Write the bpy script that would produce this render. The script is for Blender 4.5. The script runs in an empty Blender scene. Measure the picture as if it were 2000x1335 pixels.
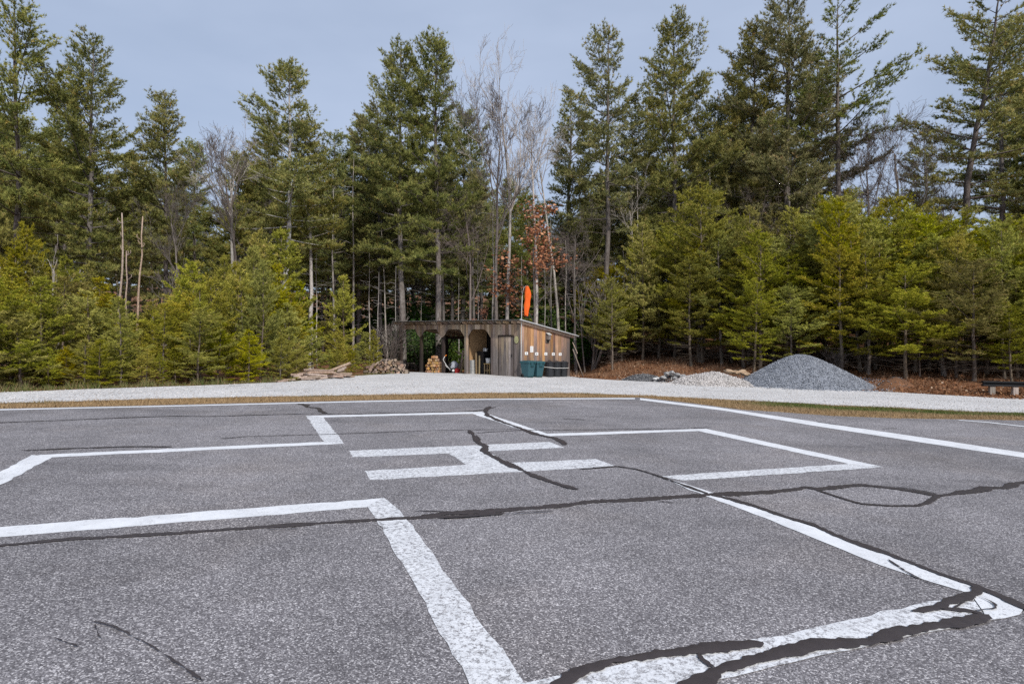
import bpy, math, random
import numpy as np
from mathutils import Vector, Matrix
from mathutils.geometry import tessellate_polygon

# ------------------------------------------------------------------ camera, sky, sun, exposure
scene = bpy.context.scene
FPX, CXP, CYP, CAMZ = 1156.0, 1000.0, 667.5, 1.6      # lens measured from the photograph (2000 px wide)
cam_d = bpy.data.cameras.new('camera')
cam_d.sensor_width = 36.0
cam_d.lens = 36.0 * FPX / 2000.0
cam_d.clip_start, cam_d.clip_end = 0.05, 2000.0
cam = bpy.data.objects.new('camera', cam_d)
cam.location = (0, 0, CAMZ)
cam.rotation_euler = (math.pi / 2, 0, 0)
scene.collection.objects.link(cam)
scene.camera = cam

SUN_AZ = (0.42, -0.9075)          # towards the sun: to the right and behind the camera
SUN_EL = math.radians(40)
world = bpy.data.worlds.new('World')
scene.world = world
world.use_nodes = True
wn, wl = world.node_tree.nodes, world.node_tree.links
bg = wn['Background']
sky = wn.new('ShaderNodeTexSky')
sky.sky_type = 'NISHITA'
sky.sun_disc = False
sky.sun_elevation = SUN_EL
sky.sun_rotation = math.atan2(SUN_AZ[0], SUN_AZ[1])
sky.air_density, sky.dust_density, sky.ozone_density = 1.0, 2.2, 1.2
tc = wn.new('ShaderNodeTexCoord')
mp = wn.new('ShaderNodeMapping'); mp.inputs['Scale'].default_value = (1.0, 1.6, 3.2)
nz = wn.new('ShaderNodeTexNoise'); nz.inputs['Scale'].default_value = 1.6; nz.inputs['Detail'].default_value = 5
rmp = wn.new('ShaderNodeMapRange')
rmp.inputs['From Min'].default_value, rmp.inputs['From Max'].default_value = 0.3, 0.75
rmp.inputs['To Min'].default_value, rmp.inputs['To Max'].default_value = 0.55, 0.92
veil = wn.new('ShaderNodeMix'); veil.data_type = 'RGBA'
veil.inputs['B'].default_value = (4.72, 5.55, 7.25, 1)      # thin high cloud over the whole sky
wl.new(tc.outputs['Generated'], mp.inputs['Vector']); wl.new(mp.outputs['Vector'], nz.inputs['Vector'])
wl.new(nz.outputs['Fac'], rmp.inputs['Value']); wl.new(rmp.outputs['Result'], veil.inputs['Factor'])
wl.new(sky.outputs['Color'], veil.inputs['A']); wl.new(veil.outputs['Result'], bg.inputs['Color'])
bg.inputs['Strength'].default_value = 0.106

sun_d = bpy.data.lights.new('sun', 'SUN')
sun_d.energy, sun_d.angle, sun_d.color = 3.1, math.radians(2.5), (1.0, 0.955, 0.89)
sun = bpy.data.objects.new('sun', sun_d)
to_sun = Vector((SUN_AZ[0] * math.cos(SUN_EL), SUN_AZ[1] * math.cos(SUN_EL), math.sin(SUN_EL)))
sun.rotation_euler = (-to_sun).to_track_quat('-Z', 'Y').to_euler()
scene.collection.objects.link(sun)

vs = scene.view_settings
vs.view_transform, vs.look, vs.exposure, vs.gamma, vs.use_curve_mapping = 'Standard', 'None', 0.12, 1.0, False
scene.render.engine = 'CYCLES'
cy = scene.cycles
cy.max_bounces, cy.diffuse_bounces, cy.glossy_bounces, cy.transmission_bounces, cy.transparent_max_bounces = 6, 4, 2, 3, 4
cy.use_denoising = False
cy.sample_clamp_indirect = 4.0
cy.caustics_reflective = cy.caustics_refractive = False

# ------------------------------------------------------------------ helpers
COL = scene.collection
rnd = random.Random(7)
NP = np.random.default_rng(11)

def lin(r, g, b):
    f = lambda c: (c / 255 / 12.92) if c / 255 <= 0.04045 else ((c / 255 + 0.055) / 1.055) ** 2.4
    return (f(r), f(g), f(b), 1.0)

def link(o, parent=None):
    COL.objects.link(o)
    if parent is not None:
        o.parent = parent
    return o

def tag(o, label=None, cat=None, group=None, kind=None):
    if label: o['label'] = label
    if cat: o['category'] = cat
    if group: o['group'] = group
    if kind: o['kind'] = kind
    return o

def empty(name, loc=(0, 0, 0), rz=0.0):
    o = bpy.data.objects.new(name, None)
    o.empty_display_size = 0.2
    o.location = loc; o.rotation_euler = (0, 0, rz)
    return link(o)

def mesh_obj(name, verts, faces, mat, parent=None, smooth=False, mats=None, midx=None):
    me = bpy.data.meshes.new(name)
    me.from_pydata([tuple(map(float, v)) for v in verts], [], [tuple(int(i) for i in f) for f in faces])
    for m in ([mat] if mats is None else mats):
        me.materials.append(m)
    if midx is not None:
        me.polygons.foreach_set('material_index', np.asarray(midx, dtype=np.int32))
    if smooth:
        me.polygons.foreach_set('use_smooth', np.ones(len(me.polygons), dtype=bool))
    me.update()
    return link(bpy.data.objects.new(name, me), parent)

def fast_mesh(name, V, T, mat, tint=None, smooth=False):
    """V (n,3), T (m,3) triangles"""
    V = np.asarray(V, dtype=np.float32); T = np.asarray(T, dtype=np.int32)
    me = bpy.data.meshes.new(name)
    me.vertices.add(len(V)); me.vertices.foreach_set('co', V.ravel())
    me.loops.add(T.size); me.loops.foreach_set('vertex_index', T.ravel())
    me.polygons.add(len(T)); me.polygons.foreach_set('loop_start', np.arange(0, T.size, 3, dtype=np.int32))
    if smooth:
        me.polygons.foreach_set('use_smooth', np.ones(len(T), dtype=bool))
    me.update(calc_edges=True)
    if tint is not None:
        a = me.attributes.new('tint', 'FLOAT', 'FACE')
        a.data.foreach_set('value', np.asarray(tint, dtype=np.float32))
    me.materials.append(mat)
    return me

def box_vf(x0, x1, y0, y1, z0, z1):
    v = [(x0,y0,z0),(x1,y0,z0),(x1,y1,z0),(x0,y1,z0),(x0,y0,z1),(x1,y0,z1),(x1,y1,z1),(x0,y1,z1)]
    f = [(0,3,2,1),(4,5,6,7),(0,1,5,4),(1,2,6,5),(2,3,7,6),(3,0,4,7)]
    return v, f

def box(name, x0, x1, y0, y1, z0, z1, mat, parent=None, bevel=0.0):
    v, f = box_vf(x0, x1, y0, y1, z0, z1)
    o = mesh_obj(name, v, f, mat, parent)
    if bevel:
        m = o.modifiers.new('bevel', 'BEVEL'); m.width = bevel; m.segments = 2
    return o

def frame_axes(d):
    d = d / (np.linalg.norm(d) + 1e-9)
    a = np.array([0, 0, 1.0]) if abs(d[2]) < 0.9 else np.array([1.0, 0, 0])
    s = np.cross(d, a); s /= np.linalg.norm(s)
    return s, np.cross(s, d)

class Tubes:
    def __init__(self): self.V, self.T, self.n = [], [], 0
    def add(self, pts, radii, sides=6, cap=True):
        pts = np.asarray(pts, float); k = len(pts)
        tang = np.gradient(pts, axis=0)
        ang = np.arange(sides) * (2 * math.pi / sides)
        s0, u0 = frame_axes(tang.mean(axis=0))
        for i in range(k):
            d = tang[i] / (np.linalg.norm(tang[i]) + 1e-9)
            s = s0 - d * s0.dot(d); s /= (np.linalg.norm(s) + 1e-9); u = np.cross(d, s)
            self.V.append(pts[i] + radii[i] * (np.cos(ang)[:, None] * s + np.sin(ang)[:, None] * u))
        b = self.n
        i = np.arange(k - 1)[:, None] * sides; j = np.arange(sides)[None, :]; j2 = (j + 1) % sides
        a0, a1, b0, b1 = b + i + j, b + i + j2, b + i + sides + j, b + i + sides + j2
        self.T.append(np.stack([a0, a1, b1], -1).reshape(-1, 3)); self.T.append(np.stack([a0, b1, b0], -1).reshape(-1, 3))
        self.n += k * sides
        if cap:
            for e, flip in ((0, True), (k - 1, False)):
                r = b + e * sides + np.arange(sides)
                t = np.stack([np.full(sides - 2, r[0]), r[1:-1], r[2:]], -1)
                self.T.append(t[:, ::-1] if flip else t)
    def mesh(self, name, mat, smooth=True):
        return fast_mesh(name, np.concatenate(self.V), np.concatenate(self.T), mat, smooth=smooth)

def dup(root, loc=None, rz=None, scale=None):
    r = root.copy(); link(r)
    for ch in root.children:
        c = ch.copy(); link(c, r)
        for g in ch.children:
            link(g.copy(), c)
    if loc is not None: r.location = loc
    if rz is not None: r.rotation_euler = (0, 0, rz)
    if scale is not None: r.scale = scale if isinstance(scale, tuple) else (scale,) * 3
    return r

# ------------------------------------------------------------------ the lie of the land
def smooth(a, b, x):
    t = np.clip((x - a) / (b - a), 0, 1); return t * t * (3 - 2 * t)

def plane_z(x, y):
    return -0.025 * np.clip(x, -32, 32) - 0.0042 * np.clip(y, -60, 60)

BANK = np.array([(4.5, 32.0), (6.0, 30.3), (8.6, 28.2), (10.5, 26.8), (12.5, 25.8), (16.5, 24.2), (18.0, 22.6), (19.3, 21.9), (26.0, 19.5), (60, 12.0)])
def gz(x, y):
    x = np.asarray(x, float); y = np.asarray(y, float)
    z = plane_z(x, y)
    t = np.clip(y - 29, 0, 8)
    z = z - 0.0055 * t * t * (1 - smooth(4.0, 8.0, x))
    edge = np.interp(x, BANK[:, 0], BANK[:, 1])
    d = np.clip(y - edge, 0, 40) * smooth(3.5, 8, x)
    z = z + 0.085 * d * smooth(0, 4, d)
    z = z + 0.05 * np.clip(y - 42, 0, 160) + 0.07 * np.clip(y - 60, 0, 140) + 0.03 * np.clip(np.abs(x) - 45, 0, 150)
    return z

def unproj(px, py, Y):
    return np.array([(px - CXP) / FPX * Y, Y, CAMZ - (py - CYP) / FPX * Y])

def ground_at(px, py):
    """world point of the ground seen at a photograph pixel"""
    u, v = (px - CXP) / FPX, -(py - CYP) / FPX
    lo, hi = 0.5, 90.0
    ys = np.linspace(lo, hi, 1800)
    h = CAMZ + v * ys - gz(u * ys, ys)
    i = int(np.argmax(h < 0))
    if h[i] >= 0: i = len(ys) - 1
    a, b = ys[i - 1], ys[i]
    for _ in range(30):
        m = (a + b) / 2
        if CAMZ + v * m - gz(u * m, m) > 0: a = m
        else: b = m
    return np.array([u * a, a, float(gz(u * a, a))])

def flat_at(px, py):
    """the same on the flat asphalt"""
    u, v = (px - CXP) / FPX, -(py - CYP) / FPX
    Y = CAMZ / (-v - 0.025 * u - 0.0042)
    return np.array([u * Y, Y, -0.025 * u * Y - 0.0042 * Y])

# ------------------------------------------------------------------ materials
class MatB:
    def __init__(self, name, rough=0.8, spec=0.25):
        self.m = bpy.data.materials.new(name); self.m.use_nodes = True
        self.n, self.l = self.m.node_tree.nodes, self.m.node_tree.links
        self.p = self.n['Principled BSDF']
        self.p.inputs['Roughness'].default_value = rough
        self.p.inputs['Specular IOR Level'].default_value = spec
    def node(self, t, **kw):
        nd = self.n.new(t)
        for k, v in kw.items():
            if k in nd.inputs: self.set(nd.inputs[k], v)
            else: setattr(nd, k, v)
        return nd
    def set(self, sock, v):
        if isinstance(v, bpy.types.NodeSocket): self.l.new(v, sock)
        else: sock.default_value = v
    def coords(self, kind='Object', scale=(1, 1, 1), rot=(0, 0, 0), jitter=False):
        src = self.node('ShaderNodeNewGeometry').outputs['Position'] if kind == 'World' else self.node('ShaderNodeTexCoord').outputs[kind]
        if jitter:
            oi = self.node('ShaderNodeObjectInfo')
            vm = self.node('ShaderNodeVectorMath', operation='MULTIPLY_ADD')
            self.l.new(oi.outputs['Random'], vm.inputs[0]); vm.inputs[1].default_value = (37, 53, 71); self.l.new(src, vm.inputs[2])
            src = vm.outputs[0]
        mp = self.node('ShaderNodeMapping', Vector=src, Scale=scale, Rotation=rot)
        return mp.outputs['Vector']
    def noise(self, vec, scale=5, detail=4, rough=0.6, dist=0.0):
        return self.node('ShaderNodeTexNoise', Vector=vec, Scale=scale, Detail=detail, Roughness=rough, Distortion=dist).outputs['Fac']
    def voro(self, vec, scale=5, feature='F1', out='Color', rand=1.0):
        nd = self.node('ShaderNodeTexVoronoi', feature=feature)
        self.set(nd.inputs['Vector'], vec); nd.inputs['Scale'].default_value = scale; nd.inputs['Randomness'].default_value = rand
        return nd.outputs[out]
    def ramp(self, fac, stops, interp='LINEAR'):
        nd = self.node('ShaderNodeValToRGB'); cr = nd.color_ramp; cr.interpolation = interp
        while len(cr.elements) < len(stops): cr.elements.new(0.5)
        for e, (p, c) in zip(cr.elements, stops):
            e.position = p; e.color = c if len(c) == 4 else (*c, 1)
        self.set(nd.inputs['Fac'], fac); return nd.outputs['Color']
    def mix(self, fac, a, b, blend='MIX'):
        nd = self.node('ShaderNodeMix', data_type='RGBA', blend_type=blend)
        self.set(nd.inputs['Factor'], fac); self.set(nd.inputs['A'], a); self.set(nd.inputs['B'], b)
        return nd.outputs['Result']
    def math(self, op, a, b=0.0, c=0.0, clamp=False):
        nd = self.node('ShaderNodeMath', operation=op, use_clamp=clamp)
        self.set(nd.inputs[0], a); self.set(nd.inputs[1], b); self.set(nd.inputs[2], c); return nd.outputs[0]
    def maprange(self, v, a, b, c=0.0, d=1.0):
        nd = self.node('ShaderNodeMapRange'); self.set(nd.inputs['Value'], v)
        for k, x in zip(('From Min', 'From Max', 'To Min', 'To Max'), (a, b, c, d)): self.set(nd.inputs[k], x)
        return nd.outputs['Result']
    def bump(self, h, strength=0.4, dist=0.01):
        nd = self.node('ShaderNodeBump'); self.set(nd.inputs['Height'], h)
        nd.inputs['Strength'].default_value = strength; nd.inputs['Distance'].default_value = dist
        self.l.new(nd.outputs['Normal'], self.p.inputs['Normal'])
    def color(self, c): self.set(self.p.inputs['Base Color'], c); return self
    def rnd(self): return self.node('ShaderNodeObjectInfo').outputs['Random']

def hsv_vary(B, col, hue=0.03, val=0.3, sat=0.15):
    r = B.rnd()
    nd = B.node('ShaderNodeHueSaturation')
    B.set(nd.inputs['Hue'], B.maprange(r, 0, 1, 0.5 - hue, 0.5 + hue))
    r2 = B.math('FRACT', B.math('MULTIPLY', r, 17.31))
    B.set(nd.inputs['Value'], B.maprange(r2, 0, 1, 1 - val, 1 + val))
    r3 = B.math('FRACT', B.math('MULTIPLY', r, 41.7))
    B.set(nd.inputs['Saturation'], B.maprange(r3, 0, 1, 1 - sat, 1 + sat))
    B.set(nd.inputs['Color'], col)
    return nd.outputs['Color']

def plain(name, c, rough=0.6, spec=0.3, vary=0.12, scale=20, bump=0.1):
    B = MatB(name, rough, spec)
    n = B.noise(B.coords('Object', jitter=True), scale, 4)
    k = B.mix(n, tuple(x * (1 - vary) for x in c[:3]) + (1,), tuple(min(1, x * (1 + vary)) for x in c[:3]) + (1,))
    B.color(k)
    if bump: B.bump(n, bump, 0.004)
    return B.m

def asphalt_color(B, P):
    """worn grey asphalt with light and dark aggregate"""
    warp = B.node('ShaderNodeVectorMath', operation='ADD')
    nzc = B.node('ShaderNodeTexNoise', Vector=P, Scale=60, Detail=2).outputs['Color']
    B.l.new(P, warp.inputs[0])
    sc = B.node('ShaderNodeVectorMath', operation='SCALE'); B.l.new(nzc, sc.inputs[0]); sc.inputs['Scale'].default_value = 0.012
    B.l.new(sc.outputs[0], warp.inputs[1])
    cell = B.voro(warp.outputs[0], 125)
    sep = B.node('ShaderNodeSeparateColor', Color=cell)
    stone = B.ramp(sep.outputs['Red'], [(0.0, (.055, .051, .054)), (0.25, (.122, .115, .121)), (0.6, (.195, .186, .194)), (0.82, (.37, .355, .362)), (1.0, (.74, .72, .715))])
    fine = B.noise(P, 160, 2, 0.7)
    stone = B.mix(B.maprange(fine, .38, .75, 0, .8), stone, (.17, .163, .171, 1))
    big = B.noise(P, 0.35, 5, 0.6); mid = B.noise(P, 2.1, 4, 0.65)
    gain = B.math('ADD', B.maprange(big, .3, .7, 0.82, 1.30), B.maprange(mid, .3, .7, -0.13, 0.13))
    col = B.mix(1.0, stone, B.node('ShaderNodeCombineColor', Red=gain, Green=gain, Blue=gain).outputs['Color'], 'MULTIPLY')
    # broad dark oily smears, stretched across the pad
    P2 = B.node('ShaderNodeMapping', Vector=P, Scale=(0.10, 0.55, 1), Rotation=(0, 0, 0.30)).outputs['Vector']
    sm = B.maprange(B.noise(P2, 1.0, 5, 0.7), .56, .76, 0, .5)
    col = B.mix(sm, col, (.055, .052, .055, 1))
    blot = B.maprange(B.noise(P, .8, 7, .72, .6), .60, .72, 0, .38)
    col = B.mix(blot, col, B.mix(1.0, col, (.60, .58, .58, 1), 'MULTIPLY'))
    pale = B.maprange(B.noise(P, .33, 6, .7, .3), .58, .75, 0, .35)
    col = B.mix(pale, col, B.mix(1.0, col, (1.22, 1.2, 1.18, 1), 'MULTIPLY'))
    col = B.mix(1.0, col, (1.0, .987, .99, 1), 'MULTIPLY')
    warm = B.maprange(B.noise(P, 0.5, 3), .5, .72, 0, .35)
    col = B.mix(warm, col, B.mix(1.0, col, (1.10, 1.0, .88, 1), 'MULTIPLY'))
    hgt = B.voro(warp.outputs[0], 125, out='Distance')
    return col, hgt

def make_materials():
    M = {}
    B = MatB('asphalt', 0.88, 0.25); P = B.coords('World')
    col, hgt = asphalt_color(B, P); B.color(col); B.bump(B.math('SUBTRACT', 1.0, hgt), 0.55, 0.006); M['asphalt'] = B.m

    for pname, wlo, wpat, wgr in (('paint', .575, .15, 0), ('paint_worn', .50, .75, 1)):
        B = MatB('white_line_paint' if pname == 'paint' else 'worn_white_paint', 0.75, 0.3); P = B.coords('World')
        col, hgt = asphalt_color(B, P)
        worn1 = B.maprange(B.noise(P, 26, 7, 0.85), wlo, wlo + .05)
        patch = B.maprange(B.noise(P, 1.1, 3, 0.6), .40, .62, wpat, 1.0)
        wv = B.node('ShaderNodeVectorMath', operation='MULTIPLY_ADD'); B.l.new(B.node('ShaderNodeTexNoise', Vector=P, Scale=9, Detail=4).outputs['Color'], wv.inputs[0]); wv.inputs[1].default_value = (.16, .16, 0); B.l.new(P, wv.inputs[2])
        crack = B.voro(wv.outputs[0], 5, 'DISTANCE_TO_EDGE', 'Distance')
        crk = B.math('MULTIPLY', B.maprange(crack, .004, .012, 0.6, 0), B.maprange(B.noise(P, 7, 3), .52, .62))
        cellp = B.node('ShaderNodeSeparateColor', Color=B.voro(P, 95)).outputs['Red']
        fleck = B.maprange(cellp, .90, .97, 0, .55)
        worn = B.math('MAXIMUM', B.math('MULTIPLY', worn1, patch), crk, clamp=True)
        worn = B.math('MAXIMUM', worn, B.math('MULTIPLY', fleck, patch), clamp=True)
        grime = B.maprange(B.noise(P, 3.5, 5, 0.7), .35, .7)
        paint = B.mix(grime, (.79, .80, .82, 1), (.64, .65, .67, 1))
        B.color(B.mix(worn, paint, B.mix(.3, col, (.3, .3, .31, 1)))); B.bump(B.math('SUBTRACT', 1.0, hgt), 0.35, 0.004); M[pname] = B.m

    B = MatB('tar', 0.48, 0.4); P = B.coords('World')
    n = B.noise(P, 14, 4); B.color(B.mix(n, (.030, .023, .023, 1), (.066, .052, .050, 1))); B.bump(B.noise(P, 60, 3), 0.25, 0.004); M['tar'] = B.m

    B = MatB('gravel_road', 0.95, 0.15); P = B.coords('World')
    c = B.node('ShaderNodeSeparateColor', Color=B.voro(P, 34)).outputs['Red']
    st = B.ramp(c, [(0, (.40, .39, .385)), (.35, (.57, .557, .545)), (.7, (.69, .676, .662)), (1, (.81, .79, .775))])
    big = B.maprange(B.noise(P, .5, 5, .65), .32, .7, .86, 1.08)
    st = B.mix(1.0, st, B.node('ShaderNodeCombineColor', Red=big, Green=big, Blue=big).outputs['Color'], 'MULTIPLY')
    tan = B.maprange(B.noise(P, 1.1, 4, .7), .60, .75, 0, .5)
    B.color(B.mix(tan, st, (.40, .36, .32, 1))); B.bump(B.voro(P, 34, out='Distance'), .8, .02); M['gravel'] = B.m

    B = MatB('forest_soil', 0.95, 0.1); P = B.coords('World')
    n = B.noise(P, 1.6, 6, .7); n2 = B.noise(P, 14, 5, .75)
    a = B.ramp(n, [(.3, (.15, .078, .045)), (.5, (.23, .115, .062)), (.62, (.29, .14, .07)), (.75, (.18, .11, .07))])
    a = B.mix(B.maprange(n2, .35, .7), a, B.mix(.5, a, (.075, .045, .03, 1)))
    clay = B.maprange(B.noise(P, .45, 3), .58, .7, 0, .6)
    B.color(B.mix(clay, a, (.27, .115, .055, 1))); B.bump(n2, .8, .05); M['soil'] = B.m

    B = MatB('verge_soil', 0.95, 0.1); P = B.coords('World')
    n = B.noise(P, 6, 6, .7)
    B.color(B.ramp(n, [(.3, (.16, .10, .055)), (.55, (.28, .19, .10)), (.75, (.20, .16, .08))])); B.bump(n, .8, .03); M['verge'] = B.m

    def tinted(name, stops, rough=.7, trans=.16, hue=.02, val=.22, sat=.15, spec=.2):
        B = MatB(name, rough, spec)
        t = B.node('ShaderNodeAttribute', attribute_name='tint').outputs['Fac']
        c = hsv_vary(B, B.ramp(t, stops), hue, val, sat); B.color(c)
        if trans:
            tr = B.node('ShaderNodeBsdfTranslucent'); B.set(tr.inputs['Color'], c)
            mx = B.node('ShaderNodeMixShader'); mx.inputs[0].default_value = trans
            out = B.n['Material Output']
            B.l.new(B.p.outputs[0], mx.inputs[1]); B.l.new(tr.outputs[0], mx.inputs[2]); B.l.new(mx.outputs[0], out.inputs['Surface'])
        return B.m
    M['needle_tall'] = tinted('white_pine_needles', [(0, (.110, .135, .042)), (.4, (.275, .285, .090)), (.75, (.440, .410, .140)), (1, (.48, .36, .13))], val=.2)
    M['needle_young'] = tinted('young_pine_needles', hue=.016, stops=[(0, (.165, .175, .026)), (.4, (.355, .335, .042)), (.75, (.510, .455, .072)), (1, (.52, .38, .11))], val=.28)
    M['leaf_green'] = tinted('evergreen_leaves', [(0, (.02, .045, .012)), (.6, (.05, .10, .018)), (1, (.11, .16, .03))])
    M['leaf_rust'] = tinted('dry_oak_leaves', [(0, (.21, .08, .042)), (.5, (.39, .155, .072)), (1, (.52, .26, .13))], hue=.01)
    M['grass'] = tinted('verge_grass', [(0, (.42, .29, .16)), (.35, (.31, .225, .12)), (.6, (.20, .19, .075)), (1, (.085, .13, .028))], hue=0, val=0, sat=0)
    M['dry_weed'] = tinted('dry_weeds', [(0, (.20, .105, .06)), (.5, (.33, .19, .115)), (1, (.46, .32, .20))], hue=0, val=0, sat=0)
    M['litter'] = tinted('leaf_litter', [(0, (.12, .055, .03)), (.5, (.25, .11, .05)), (.9, (.36, .20, .10)), (1, (.55, .42, .30))], hue=0, val=0, sat=0)
    M['stone_blue'] = tinted('blue_grey_stone', [(0, (.13, .142, .165)), (.5, (.245, .262, .295)), (1, (.44, .46, .50))], trans=0, hue=0, val=0, sat=0, rough=.85)
    M['stone_pale'] = tinted('pale_gravel', [(0, (.27, .25, .235)), (.5, (.50, .47, .45)), (1, (.74, .71, .69))], trans=0, hue=0, val=0, sat=0, rough=.9)
    M['stone_dark'] = tinted('dark_rubble', [(0, (.04, .042, .045)), (.6, (.13, .13, .135)), (1, (.5, .49, .47))], trans=0, hue=0, val=0, sat=0, rough=.9)

    def bark(name, c1, c2, c3, sc=(9, 9, 2.2)):
        B = MatB(name, .92, .1); P = B.coords('Object', sc, jitter=True)
        n = B.noise(P, 2.2, 5, .7); v = B.noise(P, .7, 3)
        c = B.ramp(n, [(.32, c1), (.52, c2), (.7, c3)])
        lich = B.maprange(v, .55, .72, 0, .7)
        c = B.mix(lich, c, c3 + (1,))
        B.color(hsv_vary(B, c, .01, .22, .2)); B.bump(n, .9, .03); return B.m
    M['bark_pine'] = bark('pine_bark', (.07, .058, .052), (.16, .138, .125), (.28, .26, .245))
    M['bark_young'] = bark('young_pine_bark', (.10, .075, .055), (.19, .15, .115), (.28, .235, .20))
    M['bark_pale'] = bark('pale_bark', (.24, .205, .18), (.43, .39, .35), (.58, .545, .50))
    M['bark_white'] = bark('lichen_white_bark', (.14, .125, .115), (.36, .34, .32), (.60, .59, .57))
    M['bark_twig'] = bark('twig_bark', (.11, .088, .078), (.19, .158, .142), (.27, .23, .21))

    def board(name, grey, brown, pale, split, gr=.5):
        B = MatB(name, .85, .15)
        P = B.coords('Object', (26, 26, 1.3), jitter=True)
        g = B.noise(P, 1.0, 6, .7, .4); w = B.noise(B.coords('Object', (1.2, 1.2, .55), jitter=True), 1.4, 4, .65)
        c1 = B.mix(B.maprange(g, .3, .7), tuple(x * .45 for x in grey) + (1,), tuple(x * 1.35 for x in grey) + (1,))
        c2 = B.mix(B.maprange(g, .3, .7), tuple(x * .55 for x in brown) + (1,), pale + (1,))
        z = B.node('ShaderNodeSeparateXYZ', Vector=B.coords('World')).outputs['Z']
        # rain-splashed silver-grey weathering low down, bare wood higher
        k = B.math('ADD', B.math('MULTIPLY', z, .42), B.math('MULTIPLY', w, 1.5))
        k = B.math('ADD', k, B.maprange(B.rnd(), 0, 1, -gr / 2, gr / 2))
        c = B.mix(B.maprange(k, split - .22, split + .3), c1, c2)
        streak = B.maprange(B.noise(B.coords('Object', (40, 40, .5), jitter=True), 1, 3), .60, .72, 0, .75)
        c = B.mix(streak, c, (.045, .036, .03, 1))
        B.color(hsv_vary(B, c, .014, .42, .25)); B.bump(g, .6, .01); return B.m
    M['board_front'] = board('weathered_front_boards', (.24, .205, .19), (.43, .30, .215), (.60, .46, .34), 1.36, .7)
    M['board_gable'] = board('warm_gable_boards', (.20, .155, .135), (.35, .182, .112), (.56, .335, .215), 1.18, .8)
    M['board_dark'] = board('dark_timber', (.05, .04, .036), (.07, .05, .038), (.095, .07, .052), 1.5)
    M['timber_new'] = board('yellow_timber', (.35, .24, .14), (.40, .27, .14), (.52, .37, .20), .2)
    B = MatB('osb', .85, .15); P = B.coords('Object', (1, 1, 1)); n = B.voro(P, 28); s = B.node('ShaderNodeSeparateColor', Color=n).outputs['Red']
    B.color(B.ramp(s, [(0, (.33, .20, .10)), (1, (.46, .30, .16))])); M['osb'] = B.m

    B = MatB('cut_wood', .9, .1); P = B.coords('Object', jitter=True)
    r = B.noise(P, 40, 4); B.color(hsv_vary(B, B.mix(r, (.34, .18, .09, 1), (.54, .34, .18, 1)), .015, .3, .2)); M['cut'] = B.m
    B = MatB('cut_wood_grey', .9, .1); P = B.coords('Object', jitter=True)
    r = B.noise(P, 30, 4); B.color(hsv_vary(B, B.mix(r, (.20, .145, .11, 1), (.42, .32, .25, 1)), .015, .45, .3)); M['cut_grey'] = B.m
    M['bark_log'] = bark('log_bark', (.20, .14, .105), (.38, .285, .225), (.54, .44, .37), (10, 10, 10))
    M['bark_fire'] = bark('firewood_bark', (.06, .048, .04), (.15, .12, .10), (.26, .22, .19), (10, 10, 10))

    M['metal'] = plain('galvanised_roof_metal', (.50, .51, .51, 1), .45, .5, .1, 8)
    M['teal'] = plain('teal_green_plastic', (.032, .092, .110, 1), .5, .35, .12, 9)
    M['teal_dark'] = plain('dark_teal_plastic', (.012, .062, .068, 1), .5, .4)
    M['black_plastic'] = plain('black_plastic', (.022, .024, .028, 1), .42, .45, .2)
    M['black_paint'] = plain('black_beam_paint', (.016, .016, .018, 1), .6, .3, .3)
    M['white_plastic'] = plain('white_plastic', (.74, .74, .73, 1), .5, .4, .06)
    M['white_rope'] = plain('white_rope', (.70, .69, .66, 1), .9, .1)
    M['paper'] = plain('white_paper', (.84, .84, .83, 1), .7, .2, .03)
    M['ink'] = plain('black_ink', (.05, .05, .055, 1), .7, .2)
    M['grey_paint'] = plain('grey_white_enamel', (.36, .38, .42, 1), .4, .5)
    M['block'] = plain('grey_concrete_block', (.40, .40, .39, 1), .95, .1, .2, 30, .4)
    M['red_plastic'] = plain('red_plastic', (.40, .02, .02, 1), .45, .4)
    M['rubber'] = plain('black_rubber', (.02, .02, .02, 1), .8, .2)
    M['orange_cloth'] = plain('orange_nylon', (.78, .125, .018, 1), .75, .2, .16, 7)
    M['orange_grip'] = plain('orange_grip', (.75, .22, .02, 1), .6, .3)
    M['cream'] = plain('cream_plaque_paint', (.52, .50, .27, 1), .6, .3, .15)
    M['olive_mark'] = plain('olive_plaque_mark', (.17, .16, .06, 1), .6, .3)
    M['grey_wood'] = board('grey_box_wood', (.16, .14, .13), (.2, .16, .13), (.3, .26, .22), 3.0)
    M['galv'] = plain('pale_pole_metal', (.52, .52, .50, 1), .5, .5)
    M['pale_pole'] = board('pale_dry_pole', (.45, .38, .32), (.45, .36, .28), (.58, .49, .40), 1.0)
    return M
M = make_materials()
# ------------------------------------------------------------------ ground, gravel drive, verge, asphalt
xs = np.unique(np.concatenate([np.linspace(-320, -60, 14), np.linspace(-60, 60, 121), np.linspace(60, 320, 14)]))
ys = np.unique(np.concatenate([np.linspace(-160, 0, 12), np.linspace(0, 60, 91), np.linspace(60, 420, 30)]))
gx, gy = np.meshgrid(xs, ys)
wob = NP.normal(0, 1, gx.shape)
rough_k = smooth(0, 3, gy - np.interp(gx, BANK[:, 0], BANK[:, 1])) * (gx > 4) + (gy > 42)
Zg = gz(gx, gy) - 0.05 + 0.06 * wob * np.clip(rough_k, 0, 1)
nx_, ny_ = len(xs), len(ys)
idx = np.arange(nx_ * ny_).reshape(ny_, nx_)
q = np.stack([idx[:-1, :-1], idx[:-1, 1:], idx[1:, 1:], idx[1:, :-1]], -1).reshape(-1, 4)
T = np.concatenate([q[:, [0, 1, 2]], q[:, [0, 2, 3]]])
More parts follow.
